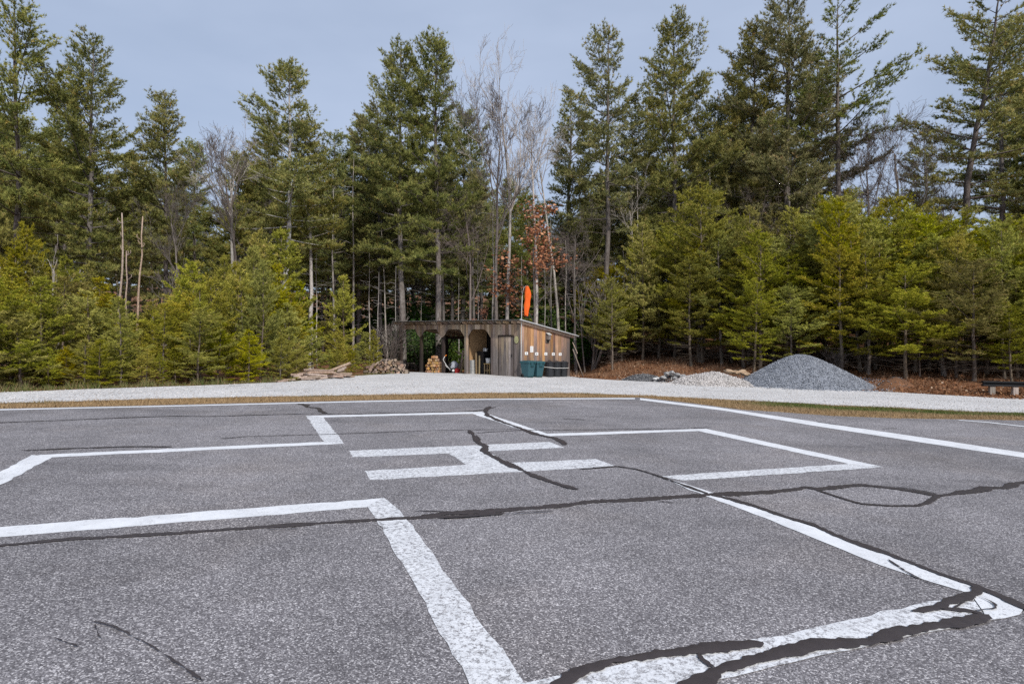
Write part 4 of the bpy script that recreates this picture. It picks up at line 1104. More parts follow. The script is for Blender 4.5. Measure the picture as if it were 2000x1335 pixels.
# ---- wheeled green bins
def make_bin(lab, d, out, rz, s=1.0):
    w = W(out, d); o = empty('wheeled_bin', (w[0], w[1], w[2] + .004), SA + rz); tag(o, lab, 'trash bin', 'green wheeled bins by the gable'); o.scale = (s, s, s)
    def taper(name, a0, b0, a1, b1, z0, z1, mat, par, off0=0, bev=.03):
        v = [(-a0 + off0, -b0, z0), (a0 + off0, -b0, z0), (a0 + off0, b0, z0), (-a0 + off0, b0, z0), (-a1, -b1, z1), (a1, -b1, z1), (a1, b1, z1), (-a1, b1, z1)]
        q = mesh_obj(name, v, box_vf(0,1,0,1,0,1)[1], mat, par)
        m = q.modifiers.new('bevel', 'BEVEL'); m.width = bev; m.segments = 3; return q
    body = taper('body', .20, .21, .285, .285, .06, .74, M['teal'], o, -.01)
    taper('rim', .30, .30, .305, .305, .72, .765, M['teal'], body, bev=.012)
    taper('skirt', .17, .19, .20, .21, .01, .07, M['teal_dark'], body, .0, .015)
    lid = taper('lid', .312, .312, .285, .29, .768, .835, M['teal'], o, bev=.025)
    taper('lid_panel', .20, .21, .19, .20, .834, .85, M['teal_dark'], lid, bev=.01)
    t = Tubes(); t.add([(-.30, -.20, .80), (-.37, -.20, .81), (-.37, .20, .81), (-.30, .20, .80)], [.016] * 4, 8); link(bpy.data.objects.new('handle', t.mesh('handle', M['teal_dark'])), lid)
    box('lift_bar', .27, .325, -.12, .12, .56, .60, M['teal_dark'], o, .008)
    for k in (-1, 1): box('latch', .30, .335, k * .15 - .04, k * .15 + .04, .69, .79, M['teal_dark'], o, .01)
    for k in (-1, 1):
        t = Tubes(); t.add([(-.20, k * .17, .10), (-.20, k * .225, .10)], [.10, .10], 18); link(bpy.data.objects.new('wheel', t.mesh('wheel', M['rubber'], False)), o)
    for k in (-1, 1): box('foot', .10, .19, k * .15 - .03, k * .15 + .03, -.004, .03, M['teal_dark'], o)
make_bin('green wheeled bin at the shed corner', .04, .42, .05, .97); make_bin('green wheeled bin next to the black cans', .70, .44, -.06, .95)

def lathe(name, prof, mat, parent, n=24, ridges=0, amp=0.0):
    V, F = [], []
    for r, z in prof:
        for i in range(n):
            a = 2 * math.pi * i / n; k = r * (1 - (amp if ridges and i % 2 else 0))
            V.append((k * math.cos(a), k * math.sin(a), z))
    m = len(prof)
    for j in range(m - 1):
        for i in range(n): F.append((j * n + i, j * n + (i + 1) % n, (j + 1) * n + (i + 1) % n, (j + 1) * n + i))
    F.append(tuple(range(n))[::-1]); F.append(tuple((m - 1) * n + i for i in range(n)))
    return mesh_obj(name, V, F, mat, parent, smooth=False)
def make_can(lab, d, out, rz):
    w = W(out, d); o = empty('trash_can', (w[0], w[1], w[2] + .003), SA + rz); tag(o, lab, 'trash can', 'black trash cans by the gable')
    b = lathe('body', [(.205, 0), (.215, .03), (.235, .30), (.255, .66), (.258, .66), (.262, .70), (.272, .70), (.272, .735)], M['black_plastic'], o, 40, 1, .025)
    l = lathe('lid', [(.282, .715), (.285, .745), (.255, .765), (.16, .80), (.155, .80), (.06, .812)], M['black_plastic'], o, 32)
    t = Tubes(); t.add([(-.07, 0, .805), (-.05, 0, .845), (.05, 0, .845), (.07, 0, .805)], [.012] * 4, 6); link(bpy.data.objects.new('lid_handle', t.mesh('lid_handle', M['black_plastic'])), l)
    for k in (-1, 1):
        t = Tubes(); t.add([(k * .245, -.06, .60), (k * .30, -.05, .58), (k * .30, .05, .58), (k * .245, .06, .60)], [.012] * 4, 6); link(bpy.data.objects.new('side_handle', t.mesh('side_handle', M['black_plastic'])), o)
make_can('black ribbed trash can beside the green bins', 1.66, .42, .3); make_can('black ribbed trash can in the middle of the three', 2.22, .41, 1.1); make_can('black ribbed trash can at the far end of the row', 2.78, .42, 2.0)
# white cord tied along the cans
pts = [W(.10, 1.30, None, .60), W(.36, 1.37, None, .50), W(.60, 1.44, None, .49), W(.693, 1.66, None, .47), W(.69, 1.95, None, .455), W(.687, 2.22, None, .46), W(.69, 2.5, None, .455), W(.693, 2.78, None, .46), W(.60, 3.02, None, .47), W(.36, 3.10, None, .50), W(.06, 3.14, None, .55)]
t = Tubes(); t.add(pts, [.014] * len(pts), 6); o = link(bpy.data.objects.new('tie_rope', t.mesh('tie_rope', M['white_rope']))); tag(o, 'white rope tied across the three black trash cans', 'rope')

# ---- windsock and its pole at the shed corner
pw = W(.10, -.10); pole = empty('windsock_pole', (pw[0], pw[1], pw[2])); tag(pole, 'thin pale metal pole fixed to the shed corner', 'pole')
h = 3.88 - pw[2]
t = Tubes(); t.add([(0, 0, -.05), (0, 0, 1.5), (.015, 0, h * .8), (.05, 0, h)], [.022, .021, .018, .014], 8); link(bpy.data.objects.new('mast', t.mesh('mast', M['galv'])), pole)
t = Tubes(); t.add([(.05, 0, h), (.075, 0, h + .22), (.14, 0, h + .42), (.24, 0, h + .47)], [.012, .010, .009, .008], 6); link(bpy.data.objects.new('swing_arm', t.mesh('swing_arm', M['galv'])), pole)
sock = empty('windsock', (pw[0] + .265, pw[1], 4.36)); tag(sock, 'limp orange windsock hanging above the shed corner', 'windsock')
n, m = 22, 26; V, F = [], []; rs = np.random.default_rng(4); ph = rs.uniform(0, 6.28, 4)
for j in range(m):
    s = j / (m - 1); zc = -1.47 * s
    r = (.065 + .085 * min(1, s * 4.5)) * (1 - .40 * max(0, s - .45) / .55)
    sq = .62 + .2 * math.sin(s * 7 + 1)
    for i in range(n):
        a = 2 * math.pi * i / n
        k = r * (1 + .13 * math.sin(3 * a + 5 * s + ph[0]) + .09 * math.sin(5 * a - 9 * s + ph[1]) + .06 * math.sin(2 * a + 22 * s))
        V.append((k * math.cos(a) + .035 * math.sin(4.2 * s + .4) + .02 * s, k * sq * math.sin(a), zc + .035 * math.sin(2 * a + 6 * s) * min(1, s * 3)))
for j in range(m - 1):
    for i in range(n): F.append((j * n + i, j * n + (i + 1) % n, (j + 1) * n + (i + 1) % n, (j + 1) * n + i))
F.append(tuple(range(n)))
mesh_obj('sleeve', V, F, M['orange_cloth'], sock, smooth=True)
t = Tubes(); aa = np.linspace(0, 2 * math.pi, 15); t.add(np.stack([.078 * np.cos(aa), .05 * np.sin(aa), .004 + 0 * aa], -1), [.006] * 15, 5); link(bpy.data.objects.new('ring', t.mesh('ring', M['galv'])), sock)

# ---- logs and firewood
def log_mesh(seed, L, r, sides=11, bend=.03, taper=.85, bark='bark_fire', cut='cut', split=0):
    """a round log (or a split half / quarter) lying along x, bark sides and pale cut ends"""
    rg = np.random.default_rng(seed); k = 5
    if split: an = np.linspace(0, 2 * math.pi / split, max(4, sides // split + 1)); ring = [(0, 0)] + [(math.cos(a), math.sin(a)) for a in an]
    else: an = np.arange(sides) * 2 * math.pi / sides; ring = [(math.cos(a), math.sin(a)) for a in an]
    ring = np.array(ring) * rg.uniform(.93, 1.07, (len(ring), 1)); m = len(ring); c = ring.mean(0) if split else np.zeros(2)
    V, F, mi = [], [], []
    for i in range(k):
        s = i / (k - 1); q = (ring - c) * r * (1 - (1 - taper) * s); off = bend * L * math.sin(s * math.pi)
        for y, z in q: V.append(((s - .5) * L, y + off, z))
    for i in range(k - 1):
        for j in range(m):
            F.append((i * m + j, i * m + (j + 1) % m, (i + 1) * m + (j + 1) % m, (i + 1) * m + j)); mi.append(1 if split and (j == 0 or j == m - 1) else 0)
    F.append(tuple(range(m))[::-1]); mi.append(1); F.append(tuple((k - 1) * m + j for j in range(m))); mi.append(1)
    me = bpy.data.meshes.new('log'); me.from_pydata(V, [], F); me.materials.append(M[bark]); me.materials.append(M[cut])
    me.polygons.foreach_set('material_index', np.array(mi, dtype=np.int32)); me.update(); return me
# long felled logs beside the drive, each from where its two ends are seen
LONG = [((593, 722.8), (652, 723.6), .055, .55, 'top log of the long pile, lying level'), ((646, 724), (684.5, 708.5), .06, .5, 'crooked log rising highest to the right on the long pile'),
        ((660, 723.5), (676, 717), .045, .45, 'short log end under the crooked rising log'), ((658, 725.5), (672.5, 721), .045, .35, None), ((590, 730), (639, 733.5), .045, .05, None),
        ((603, 727.5), (652, 727), .05, .35, None), ((637, 733.5), (671, 737.5), .045, .0, None), ((642, 727), (687.5, 730), .055, .25, None), ((650, 729), (676, 733.5), .05, .12, None),
        ((568, 732.5), (592, 731), .06, .40, 'thick log end at the left shoulder of the long pile'), ((579, 738), (600, 735.5), .05, .05, None), ((599, 737), (626, 735.5), .05, .0, None),
        ((615, 740), (640, 736.5), .05, -.15, None), ((537, 743.8), (577, 740.7), .05, .1, 'lowest log at the left tip of the long pile'), ((542, 746), (561, 743), .045, -.15, None), ((588, 740), (616, 739.4), .045, -.1, None),
        ((655, 731.5), (686, 732), .05, .3, None), ((668, 734), (692, 735), .04, .35, None), ((572, 735.5), (586, 734), .05, .3, None), ((605, 732.5), (670, 735), .05, .2, None), ((583, 729), (606, 728), .045, .55, None)]
for i, (a, b, r, dy, lab) in enumerate(LONG):
    mx, my = (a[0] + b[0]) / 2, 0
    Yb = float(np.interp(mx, [537, 615, 692], [21.6, 23.2, 25.4])) + dy
    A, Bv = unproj(*a, Yb + .12 * math.sin(i * 2.1)), unproj(*b, Yb - .12 * math.sin(i * 1.7) + .5 * (b[0] - a[0]) / 60)
    d = Vector(Bv - A); o = bpy.data.objects.new('felled_log', log_mesh(700 + i, d.length, r * 1.1, 11, rnd.uniform(-.02, .02), .8, 'bark_log', 'cut_grey')); link(o)
    o.location = (A + Bv) / 2; o.rotation_euler = d.to_track_quat('X', 'Z').to_euler(); tag(o, lab or ('pale peeled log in the %s of the long pile left of the shed' % ('left end' if mx < 585 else 'left middle' if mx < 625 else 'middle' if mx < 655 else 'right end')), 'log', 'long logs beside the drive')
# round logs stacked in the second bay
base = [log_mesh(800 + k, .5, .1, 12, .0, .95, 'bark_fire', 'cut') for k in range(6)]
xa, xb, rr = -7.99, -6.24, .094
row = 0; zc = rr
while zc < 1.02:
    wspan = (xb - xa) / 2 * (1 - max(0, zc - .36) / .78) ** .7 if zc > .36 else (xb - xa) / 2
    cxm = (xa + xb) / 2 - .04; nlog = int(2 * (wspan - rr * .5) / (2 * rr)); off = (row % 2) * rr
    for k in range(max(1, nlog)):
        xx = cxm + (k - (nlog - 1) / 2) * 2 * rr + (off if nlog < 10 else off - rr / 2) * .5 + rnd.uniform(-.012, .012); sc_ = rnd.uniform(.72, 1.04)
        w = W(xx, .32 + rnd.uniform(-.07, .05)); o = bpy.data.objects.new('round_log', base[rnd.randrange(6)]); link(o)
        o.location = (w[0], w[1], gl_(xx, .3) + zc + rnd.uniform(-.012, .012)); o.rotation_euler = (rnd.uniform(0, 6.28), 0, math.pi / 2 - .12 + rnd.uniform(-.05, .05)); s = sc_ * rr / .1 * 1.02
        o.scale = (rnd.uniform(.9, 1.1), s, s); tag(o, 'round orange ended log in the %s row of the stack in the second bay' % ('bottom', 'second', 'third', 'fourth', 'fifth', 'sixth', 'seventh')[min(row, 6)], 'log', 'round logs stacked under the shed')
    zc += rr * 1.76; row += 1
# split firewood heap left of the shed
fb = [log_mesh(850 + k, .42, .12, 10, 0, .9, 'bark_fire', 'cut_grey', split=(0, 2, 3, 2, 0, 3)[k]) for k in range(6)]
hc = ground_at(753, 729.5); hc[1] += .5
k = 0
for row, (nn, zc) in enumerate([(17, .07), (16, .19), (15, .31), (13, .43), (10, .55), (6, .66)]):
    for j in range(nn):
        xx = (j - (nn - 1) / 2) * .125 + rnd.uniform(-.03, .03) + (.08 if row > 2 else 0)
        o = bpy.data.objects.new('firewood_piece', fb[k % 6]); link(o); k += 1
        X, Y = hc[0] + xx * .93, hc[1] + xx * .25 + rnd.uniform(-.08, .08)
        o.location = (X, Y, float(gz(X, Y)) + zc + rnd.uniform(-.03, .03)); sd = rnd.random() < .15
        o.rotation_euler = (rnd.uniform(0, 6.28), rnd.uniform(-.12, .12), (.25 if sd else math.pi / 2 + .05) + rnd.uniform(-.3, .3)); s = rnd.uniform(.5, .85); o.scale = (1, s, s)
        tag(o, 'grey brown firewood piece in the %s row of the heap left of the shed' % ('bottom', 'second', 'third', 'fourth', 'fifth', 'top')[row], 'firewood', 'firewood heap left of the shed')
# stump rounds seen through the first bay
for i, (px, yy, r, L) in enumerate([(797, 3.6, .17, .40), (806, 3.9, .19, .34), (813, 3.4, .15, .46), (820, 3.8, .14, .42)]):
    xx = sx_at(px, yy); w = W(xx, yy); o = bpy.data.objects.new('stump_round', log_mesh(880 + i, L, r, 12, 0, .95, 'bark_fire', 'cut_grey')); link(o)
    o.location = (w[0], w[1], w[2] + L / 2 - .02); o.rotation_euler = (0, -math.pi / 2, rnd.uniform(0, 3)); tag(o, ['upright cut stump seen behind the first shed post', 'widest cut stump at the back of the first bay', 'tall cut stump at the back of the first bay', 'rightmost cut stump at the back of the first bay'][i], 'stump', 'cut stumps behind the first bay')
xx = sx_at(812, 3.7); w = W(xx, 3.7); o = bpy.data.objects.new('plank', None); o = box('loose_plank', -.8, .8, -.10, .10, 0, .035, M['board_front']); o.location = (w[0], w[1], w[2] + .46); o.rotation_euler = (.05, .0, .1); tag(o, 'brown plank lying across the cut stumps', 'plank')

# ---- things kept in the third and fourth bays
def at(px, y, dz=0.0): xx = sx_at(px, y); w = W(xx, y); return (w[0], w[1], w[2] + dz)
mc = empty('wheeled_machine', at(882, .55), .25); tag(mc, 'walk-behind machine with white tube handles, grey tank and black wheels', 'machine')
for k in (-1, 1):
    t = Tubes(); t.add([(-.05, k * .20, .14), (-.30, k * .22, .42), (-.52, k * .23, .78), (-.42, k * .23, .97)], [.017] * 4, 8); link(bpy.data.objects.new('handle_tube', t.mesh('handle_tube', M['white_plastic'])), mc)
    t = Tubes(); t.add([(-.42, k * .23, .97), (-.32, k * .23, 1.05)], [.022] * 2, 8); link(bpy.data.objects.new('grip', t.mesh('grip', M['orange_grip'])), mc)
    t = Tubes(); t.add([(.06, k * .20, .16), (.06, k * .27, .16)], [.16, .16], 20); wl_ = link(bpy.data.objects.new('wheel', t.mesh('wheel', M['rubber'], False)), mc)
    t = Tubes(); t.add([(.06, k * .262, .16), (.06, k * .28, .16)], [.075, .07], 16); link(bpy.data.objects.new('hub', t.mesh('hub', M['white_plastic'], False)), wl_)
tk = lathe('tank', [(.12, -.24), (.21, -.20), (.235, -.05), (.235, .10), (.20, .22), (.10, .27)], M['grey_paint'], mc, 20); tk.location = (.14, 0, .42); tk.rotation_euler = (0, .55, 0)
box('engine_block', -.18, .04, -.15, .15, .22, .55, M['black_paint'], mc, .02)
t = Tubes(); t.add([(-.45, -.23, .90), (-.47, 0, .89), (-.45, .23, .90)], [.015] * 3, 8); link(bpy.data.objects.new('crossbar', t.mesh('crossbar', M['white_plastic'])), mc)
fc = empty('fuel_can', at(893.5, .50), SA); tag(fc, 'small red fuel can on the ground in the third bay', 'fuel can')
box('can_body', -.14, .14, -.09, .09, .0, .26, M['red_plastic'], fc, .03); t = Tubes(); t.add([(.06, 0, .25), (.10, 0, .33), (.16, 0, .37)], [.022, .02, .014], 8); link(bpy.data.objects.new('spout', t.mesh('spout', M['black_plastic'])), fc)
t = Tubes(); t.add([(-.10, 0, .25), (-.08, 0, .31), (.02, 0, .31), (.04, 0, .25)], [.014] * 4, 6); link(bpy.data.objects.new('carry_handle', t.mesh('carry_handle', M['red_plastic'])), fc)
def lean(name, p0, p1, r, mat, lab, cat, flat=None, group=None):
    p0, p1 = np.array(p0), np.array(p1); d = Vector(p1 - p0)
    if flat: o = box(name, -d.length / 2, d.length / 2, -flat / 2, flat / 2, -r, r, mat)
    else:
        t = Tubes(); t.add([(-d.length / 2, 0, 0), (0, .012, 0), (d.length / 2, 0, 0)], [r, r * .95, r * .85], 9); o = link(bpy.data.objects.new(name, t.mesh(name, mat)))
    o.location = (p0 + p1) / 2; o.rotation_euler = d.to_track_quat('X', 'Z').to_euler(); tag(o, lab, cat, group); return o
G_P = 'poles and planks kept in the shed'
lean('leaning_pole', at(897, 1.1), at(905.5, 1.0, 1.32), .06, M['bark_log'], 'thick pale pole leaning up in the third bay', 'pole', group=G_P)
lean('leaning_plank', at(899, .35), at(910, .25, .95), .018, M['timber_new'], 'yellow plank leaning on the post between third and fourth bay', 'plank', .11, G_P)
lean('leaning_pole', at(893, 1.6, 1.25), at(906, 1.5, 1.12), .05, M['bark_log'], 'short pole propped crosswise in the third bay', 'pole', group=G_P)
lean('leaning_plank', at(930.5, .35), at(930, .32, 1.15), .016, M['timber_new'], 'yellow plank standing left of the dark cabinet in the fourth bay', 'plank', .09, G_P)
lean('leaning_plank', at(936, .42), at(936.5, .40, 1.02), .016, M['timber_new'], 'short plank standing against the dark cabinet', 'plank', .08, G_P)
for i in range(4):
    w = at(924, .40); o = box('concrete_block', -.13, .13, -.20, .20, 0, .185, M['block'], None, .008); o.location = (w[0], w[1], w[2] + .004 + .19 * i); o.rotation_euler = (0, 0, SA + rnd.uniform(-.04, .04))
    tag(o, ['lowest grey concrete block of the stack in the fourth bay', 'second grey concrete block from the ground in the fourth bay', 'third grey concrete block from the ground in the fourth bay', 'topmost grey concrete block of the stack'][i], 'concrete block', 'stack of concrete blocks')
cb_ = empty('dark_cabinet', at(943.5, .95), SA); tag(cb_, 'dark low cabinet inside the fourth bay', 'cabinet')
box('carcass', -.28, .28, -.2, .2, .02, 1.22, M['black_paint'], cb_, .01); box('cabinet_top', -.31, .31, -.23, .23, 1.221, 1.25, M['board_dark'], cb_, .005)
for k in (-1, 1): box('cabinet_door', k * .14 - .13, k * .14 + .13, -.218, -.202, .06, 1.18, M['black_plastic'], cb_, .004)
for i, (px, yy, hh, rr_) in enumerate([(945.5, .95, .20, .06), (949, .85, .17, .07)]):
    j = empty('white_jug', at(px, yy, 1.252)); tag(j, ['tall white jug standing on the dark cabinet', 'squat white jug standing on the dark cabinet'][i], 'jug', 'jugs on the cabinet')
    lathe('jug_body', [(rr_ * .9, 0), (rr_, .02), (rr_, hh * .65), (rr_ * .4, hh * .85), (rr_ * .4, hh)], M['white_plastic'], j, 16)
    t = Tubes(); t.add([(rr_ * .4, 0, hh * .9), (rr_ * 1.3, 0, hh * .8), (rr_ * .95, 0, hh * .45)], [.01] * 3, 6); link(bpy.data.objects.new('jug_handle', t.mesh('jug_handle', M['white_plastic'])), j)
    lathe('cap', [(rr_ * .45, hh + .001), (rr_ * .45, hh + .025)], M['black_plastic'], j, 12)
st = empty('wooden_stool', at(954, .62), SA + .3); tag(st, 'brown wooden stool inside the right edge of the fourth bay', 'stool')
box('stool_seat', -.2, .2, -.2, .2, .56, .60, M['timber_new'], st, .01)
for a in (-1, 1):
    for b in (-1, 1): box('leg', a * .15 - .025, a * .15 + .025, b * .15 - .025, b * .15 + .025, .0, .559, M['timber_new'], st)
    box('rung', -.124, .124, a * .15 - .015, a * .15 + .015, .2, .24, M['timber_new'], st)
bk = empty('white_bucket', at(954, .62, .602)); tag(bk, 'white bucket standing on the wooden stool', 'bucket')
lathe('pail', [(.12, 0), (.145, .24), (.155, .24), (.155, .27), (.142, .27)], M['white_plastic'], bk, 20); t = Tubes(); aa = np.linspace(0, math.pi, 9); t.add(np.stack([.15 * np.cos(aa), .16 * np.sin(aa) * .5 - .05, .22 - .1 * np.sin(aa)], -1), [.004] * 9, 5); link(bpy.data.objects.new('bail', t.mesh('bail', M['galv'])), bk)
sh_ = box('wall_shelf', -.45, .45, -.14, .14, 0, .03, M['timber_new']); w = W(-2.32, 1.15, 1.12); sh_.location = w; sh_.rotation_euler = (0, 0, SA + math.pi / 2); tag(sh_, 'narrow wooden shelf at the right inside the fourth bay', 'shelf')

# ---- poles leaning on the far end of the gable
lean('leaning_pole', W(.62, 4.25), W(.14, 3.95, 1.22), .030, M['pale_pole'], 'pale pole leaning on the far end of the gable', 'pole')
lean('leaning_plank', W(.22, 4.25, .98), W(.07, 4.02, 1.58), .012, M['pale_pole'], 'short white board propped above the pale pole at the gable end', 'plank', .07)

# ------------------------------------------------------------------ stone heaps
def stone_cloud(P, size, rng, mat, name='stones', tint=None):
    n = len(P); oc = np.array([(1, 0, 0), (-1, 0, 0), (0, 1, 0), (0, -1, 0), (0, 0, 1), (0, 0, -1)], float)
    tr = np.array([(0, 2, 4), (2, 1, 4), (1, 3, 4), (3, 0, 4), (2, 0, 5), (1, 2, 5), (3, 1, 5), (0, 3, 5)])
    s = size[:, None, None] * rng.uniform(.55, 1.15, (n, 6, 1)); q = rng.normal(0, 1, (n, 4)); q /= np.linalg.norm(q, axis=1)[:, None]
    w, x, y, z = q.T
    Rm = np.stack([np.stack([1-2*(y*y+z*z), 2*(x*y-z*w), 2*(x*z+y*w)], -1), np.stack([2*(x*y+z*w), 1-2*(x*x+z*z), 2*(y*z-x*w)], -1), np.stack([2*(x*z-y*w), 2*(y*z+x*w), 1-2*(x*x+y*y)], -1)], 1)
    V = np.einsum('nij,nkj->nki', Rm, oc[None] * s) + P[:, None]
    T = (np.arange(n) * 6)[:, None, None] + tr[None]
    t = rng.random(n) if tint is None else tint
    return fast_mesh(name, V.reshape(-1, 3), T.reshape(-1, 3), mat, np.repeat(np.clip(t, 0, 1), 8))
def heap(name, lab, cat, cx, cyy, rx, ry, H, prof, mat, n, size, seed, rot=0.0, core_mat=None):
    """cx,cy world centre; prof(u,v) in 0..1 height on the unit disc"""
    rg = np.random.default_rng(seed); root = empty(name, (cx, cyy, float(gz(cx, cyy)))); tag(root, lab, cat)
    z0 = float(gz(cx, cyy)); N = 46; V, F = [], []
    g = np.linspace(-1.12, 1.12, N); U, Vv = np.meshgrid(g, g)
    def hh(u, v): return prof(u, v) * H
    X, Y = U * rx, Vv * ry; Zc = gz(cx + X, cyy + Y) - z0 - .06 + hh(U, Vv) + rg.normal(0, .012, U.shape)
    idx = np.arange(N * N).reshape(N, N); q = np.stack([idx[:-1, :-1], idx[:-1, 1:], idx[1:, 1:], idx[1:, :-1]], -1).reshape(-1, 4)
    ok = (hh(U, Vv) > .004).ravel(); q = q[ok[q].any(1)]
    link(bpy.data.objects.new('core', fast_mesh('core', np.stack([X, Y, Zc], -1).reshape(-1, 3), np.concatenate([q[:, :3], q[:, [0, 2, 3]]]), core_mat or mat, np.full(len(q) * 2, .3), smooth=True)), root)
    u, v = rg.uniform(-1.1, 1.1, (2, n)); k = hh(u, v) > .012; u, v = u[k], v[k]
    P = np.stack([u * rx, v * ry, gz(cx + u * rx, cyy + v * ry) - z0 - .05 + hh(u, v)], -1) + rg.normal(0, .012, (len(u), 3))
    P2 = np.stack([rg.normal(0, 1, n // 25), rg.normal(0, 1, n // 25)], -1); P2 /= np.linalg.norm(P2, axis=1)[:, None]; P2 *= rg.uniform(.95, 1.25, (len(P2), 1))
    P2 = np.column_stack([P2[:, 0] * rx, P2[:, 1] * ry, gz(cx + P2[:, 0] * rx, cyy + P2[:, 1] * ry) - z0 + .01])
    P = np.concatenate([P, P2])
    s = link(bpy.data.objects.new('stones', stone_cloud(P, rg.uniform(size * .6, size * 1.35, len(P)), rg, mat)), root); s['kind'] = 'stuff'
    return root
def cone_prof(px=0.0, pw=1.0, flat=.16):
    def f(u, v):
        a = np.arctan2(v, u); r = np.hypot(u, v) * (1 + .05 * np.sin(3 * a + 1) + .03 * np.sin(5 * a))
        uu = u - px; ru = np.hypot(np.where(uu < 0, uu / (1 + px), uu / (1 - px)), v)
        r = (r + ru) / 2
        return np.clip(1 - np.clip((np.sqrt(r * r + flat * flat) - flat) / (np.sqrt(1 + flat * flat) - flat), 0, 1), 0, 1) ** pw
    return f
c = unproj(1564, 740, 27.6)
heap('stone_pile', 'big blue grey crushed stone pile right of the pale heap', 'stone pile', c[0], 27.4, 3.05, 2.45, 1.42, cone_prof(-.08, 1.0, .22), M['stone_blue'], 26000, .028, 31)
c = unproj(1392, 740, 26.9)
heap('gravel_heap', 'low pale gravel heap left of the blue grey stone pile', 'gravel heap', c[0], 27.0, 1.95, 1.35, .62, lambda u, v: np.clip(1 - np.clip(np.hypot(u, v) ** 1.0, 0, 1) ** 2.2, 0, 1) * (.9 + .1 * np.sin(u * 7 + 1) * np.cos(v * 5)), M['stone_pale'], 9000, .034, 32)
c = unproj(1315, 735, 28.2)
heap('rubble_mound', 'small dark rubble mound left of the pale gravel heap', 'rubble mound', c[0], 28.4, .85, .8, .42, cone_prof(.1, .8, .3), M['stone_dark'], 800, .055, 33, core_mat=M['soil'])
c = unproj(1262, 733, 29.2)
heap('gravel_patch', 'flat grey gravel patch at the foot of the brown bank', 'gravel patch', c[0], 29.6, 1.1, .9, .34, cone_prof(0, .7, .5), M['stone_dark'], 1500, .025, 36, core_mat=M['stone_dark'])
c = ground_at(1762, 757)
heap('dirt_mound', 'low brown dirt mound at the foot of the bank right of the stone pile', 'dirt mound', c[0], c[1] + .5, .75, .6, .42, cone_prof(0, .8, .3), M['stone_dark'], 300, .02, 34, core_mat=M['soil'])
def rock(name, pos, r, sc3, mat, seed, lab, grp=None):
    rg = np.random.default_rng(seed); import bmesh
    bm = bmesh.new(); bmesh.ops.create_icosphere(bm, subdivisions=2, radius=1)
    for v in bm.verts: v.co *= 1 + rg.uniform(-.16, .16)
    me = bpy.data.meshes.new(name); bm.to_mesh(me); bm.free(); me.materials.append(mat)
    a = me.attributes.new('tint', 'FLOAT', 'FACE'); a.data.foreach_set('value', rg.uniform(.55, .95, len(me.polygons)).astype(np.float32))
    o = link(bpy.data.objects.new(name, me)); o.location = pos; o.scale = (r * sc3[0], r * sc3[1], r * sc3[2]); o.rotation_euler = (rg.uniform(-.3, .3), rg.uniform(-.3, .3), rg.uniform(0, 6)); tag(o, lab, 'rock', grp)
M['rock_tan'] = plain('tan_rock', (.42, .30, .20, 1), .9, .1, .3, 8, .5); M['rock_white'] = plain('white_rock', (.72, .71, .68, 1), .9, .1, .1, 8, .3)
p = ground_at(1285, 744); rock('white_rock', (p[0], p[1], p[2] + .08), .19, (1.2, .9, .6), M['rock_white'], 1, 'white rock in front of the dark rubble mound')
for i, (px, py) in enumerate([(1424, 724.5), (1436, 726), (1447, 725.5), (1456, 729)]):
    p = unproj(px, py + 1, 28.0); rock('tan_rock', tuple(p), .2, (1.3, .9, .55), M['rock_tan'], 10 + i, ['tan rock at the left of four on the pale heap', 'second tan rock from the left on the pale heap', 'third tan rock from the left on the pale heap', 'tan rock nearest the blue grey stone pile'][i], 'tan rocks on the pale heap')
for i, (px, py) in enumerate([(1302, 729), (1312, 727), (1322, 731), (1334, 734), (1296, 737), (1318, 738)]):
    p = unproj(px, py, 27.9); rock('grey_rock', tuple(p), .13, (1.2, 1, .7), M['stone_dark'], 20 + i, 'dark grey rock lying on the rubble mound', 'rocks on the rubble mound')

# ---- black beam bench on wooden blocks at the right
bA, bB = ground_at(1937, 767), ground_at(1982, 769)
dv = (bB - bA)[:2]; ang = math.atan2(dv[1], dv[0]); ln = float(np.linalg.norm(dv))
bench = empty('beam_bench', (bA[0], bA[1], bA[2] - .02), ang); tag(bench, 'black beam bench on two short wooden blocks at the right border', 'bench')
zb = .30
box('beam', -.32, 3.3, -.14, .14, zb + .001, zb + .07, M['black_paint'], bench, .006); box('beam_web', -.31, 3.29, -.02, .02, zb + .07, zb + .15, M['black_paint'], bench); box('beam_flange', -.32, 3.3, -.14, .14, zb + .15, zb + .20, M['black_paint'], bench, .006)
for k in range(3): box('leg', k * ln - .09, k * ln + .09, -.11, .11, -.05, zb - k * .0, M['pale_pole'], bench, .012)
# ------------------------------------------------------------------ what nobody could count
def blades(name, X, Y, h, w, tint, mat, lab, cat, lean=.5, dz=0.0):
    n = len(X); Z = gz(X, Y) + dz; a = NP.uniform(0, 6.28, n)
    s = np.stack([np.cos(a), np.sin(a), 0 * a], -1) * (w / 2)[:, None]; t = np.stack([NP.normal(0, lean, n), NP.normal(0, lean, n), np.ones(n)], -1) * h[:, None]
    P = np.stack([X, Y, Z], -1); V = np.stack([P - s, P + s, P + t], 1).reshape(-1, 3)
    o = link(bpy.data.objects.new(name, fast_mesh(name, V, np.arange(3 * n).reshape(-1, 3), mat, np.clip(tint, 0, 1)))); tag(o, lab, cat, kind='stuff'); return o
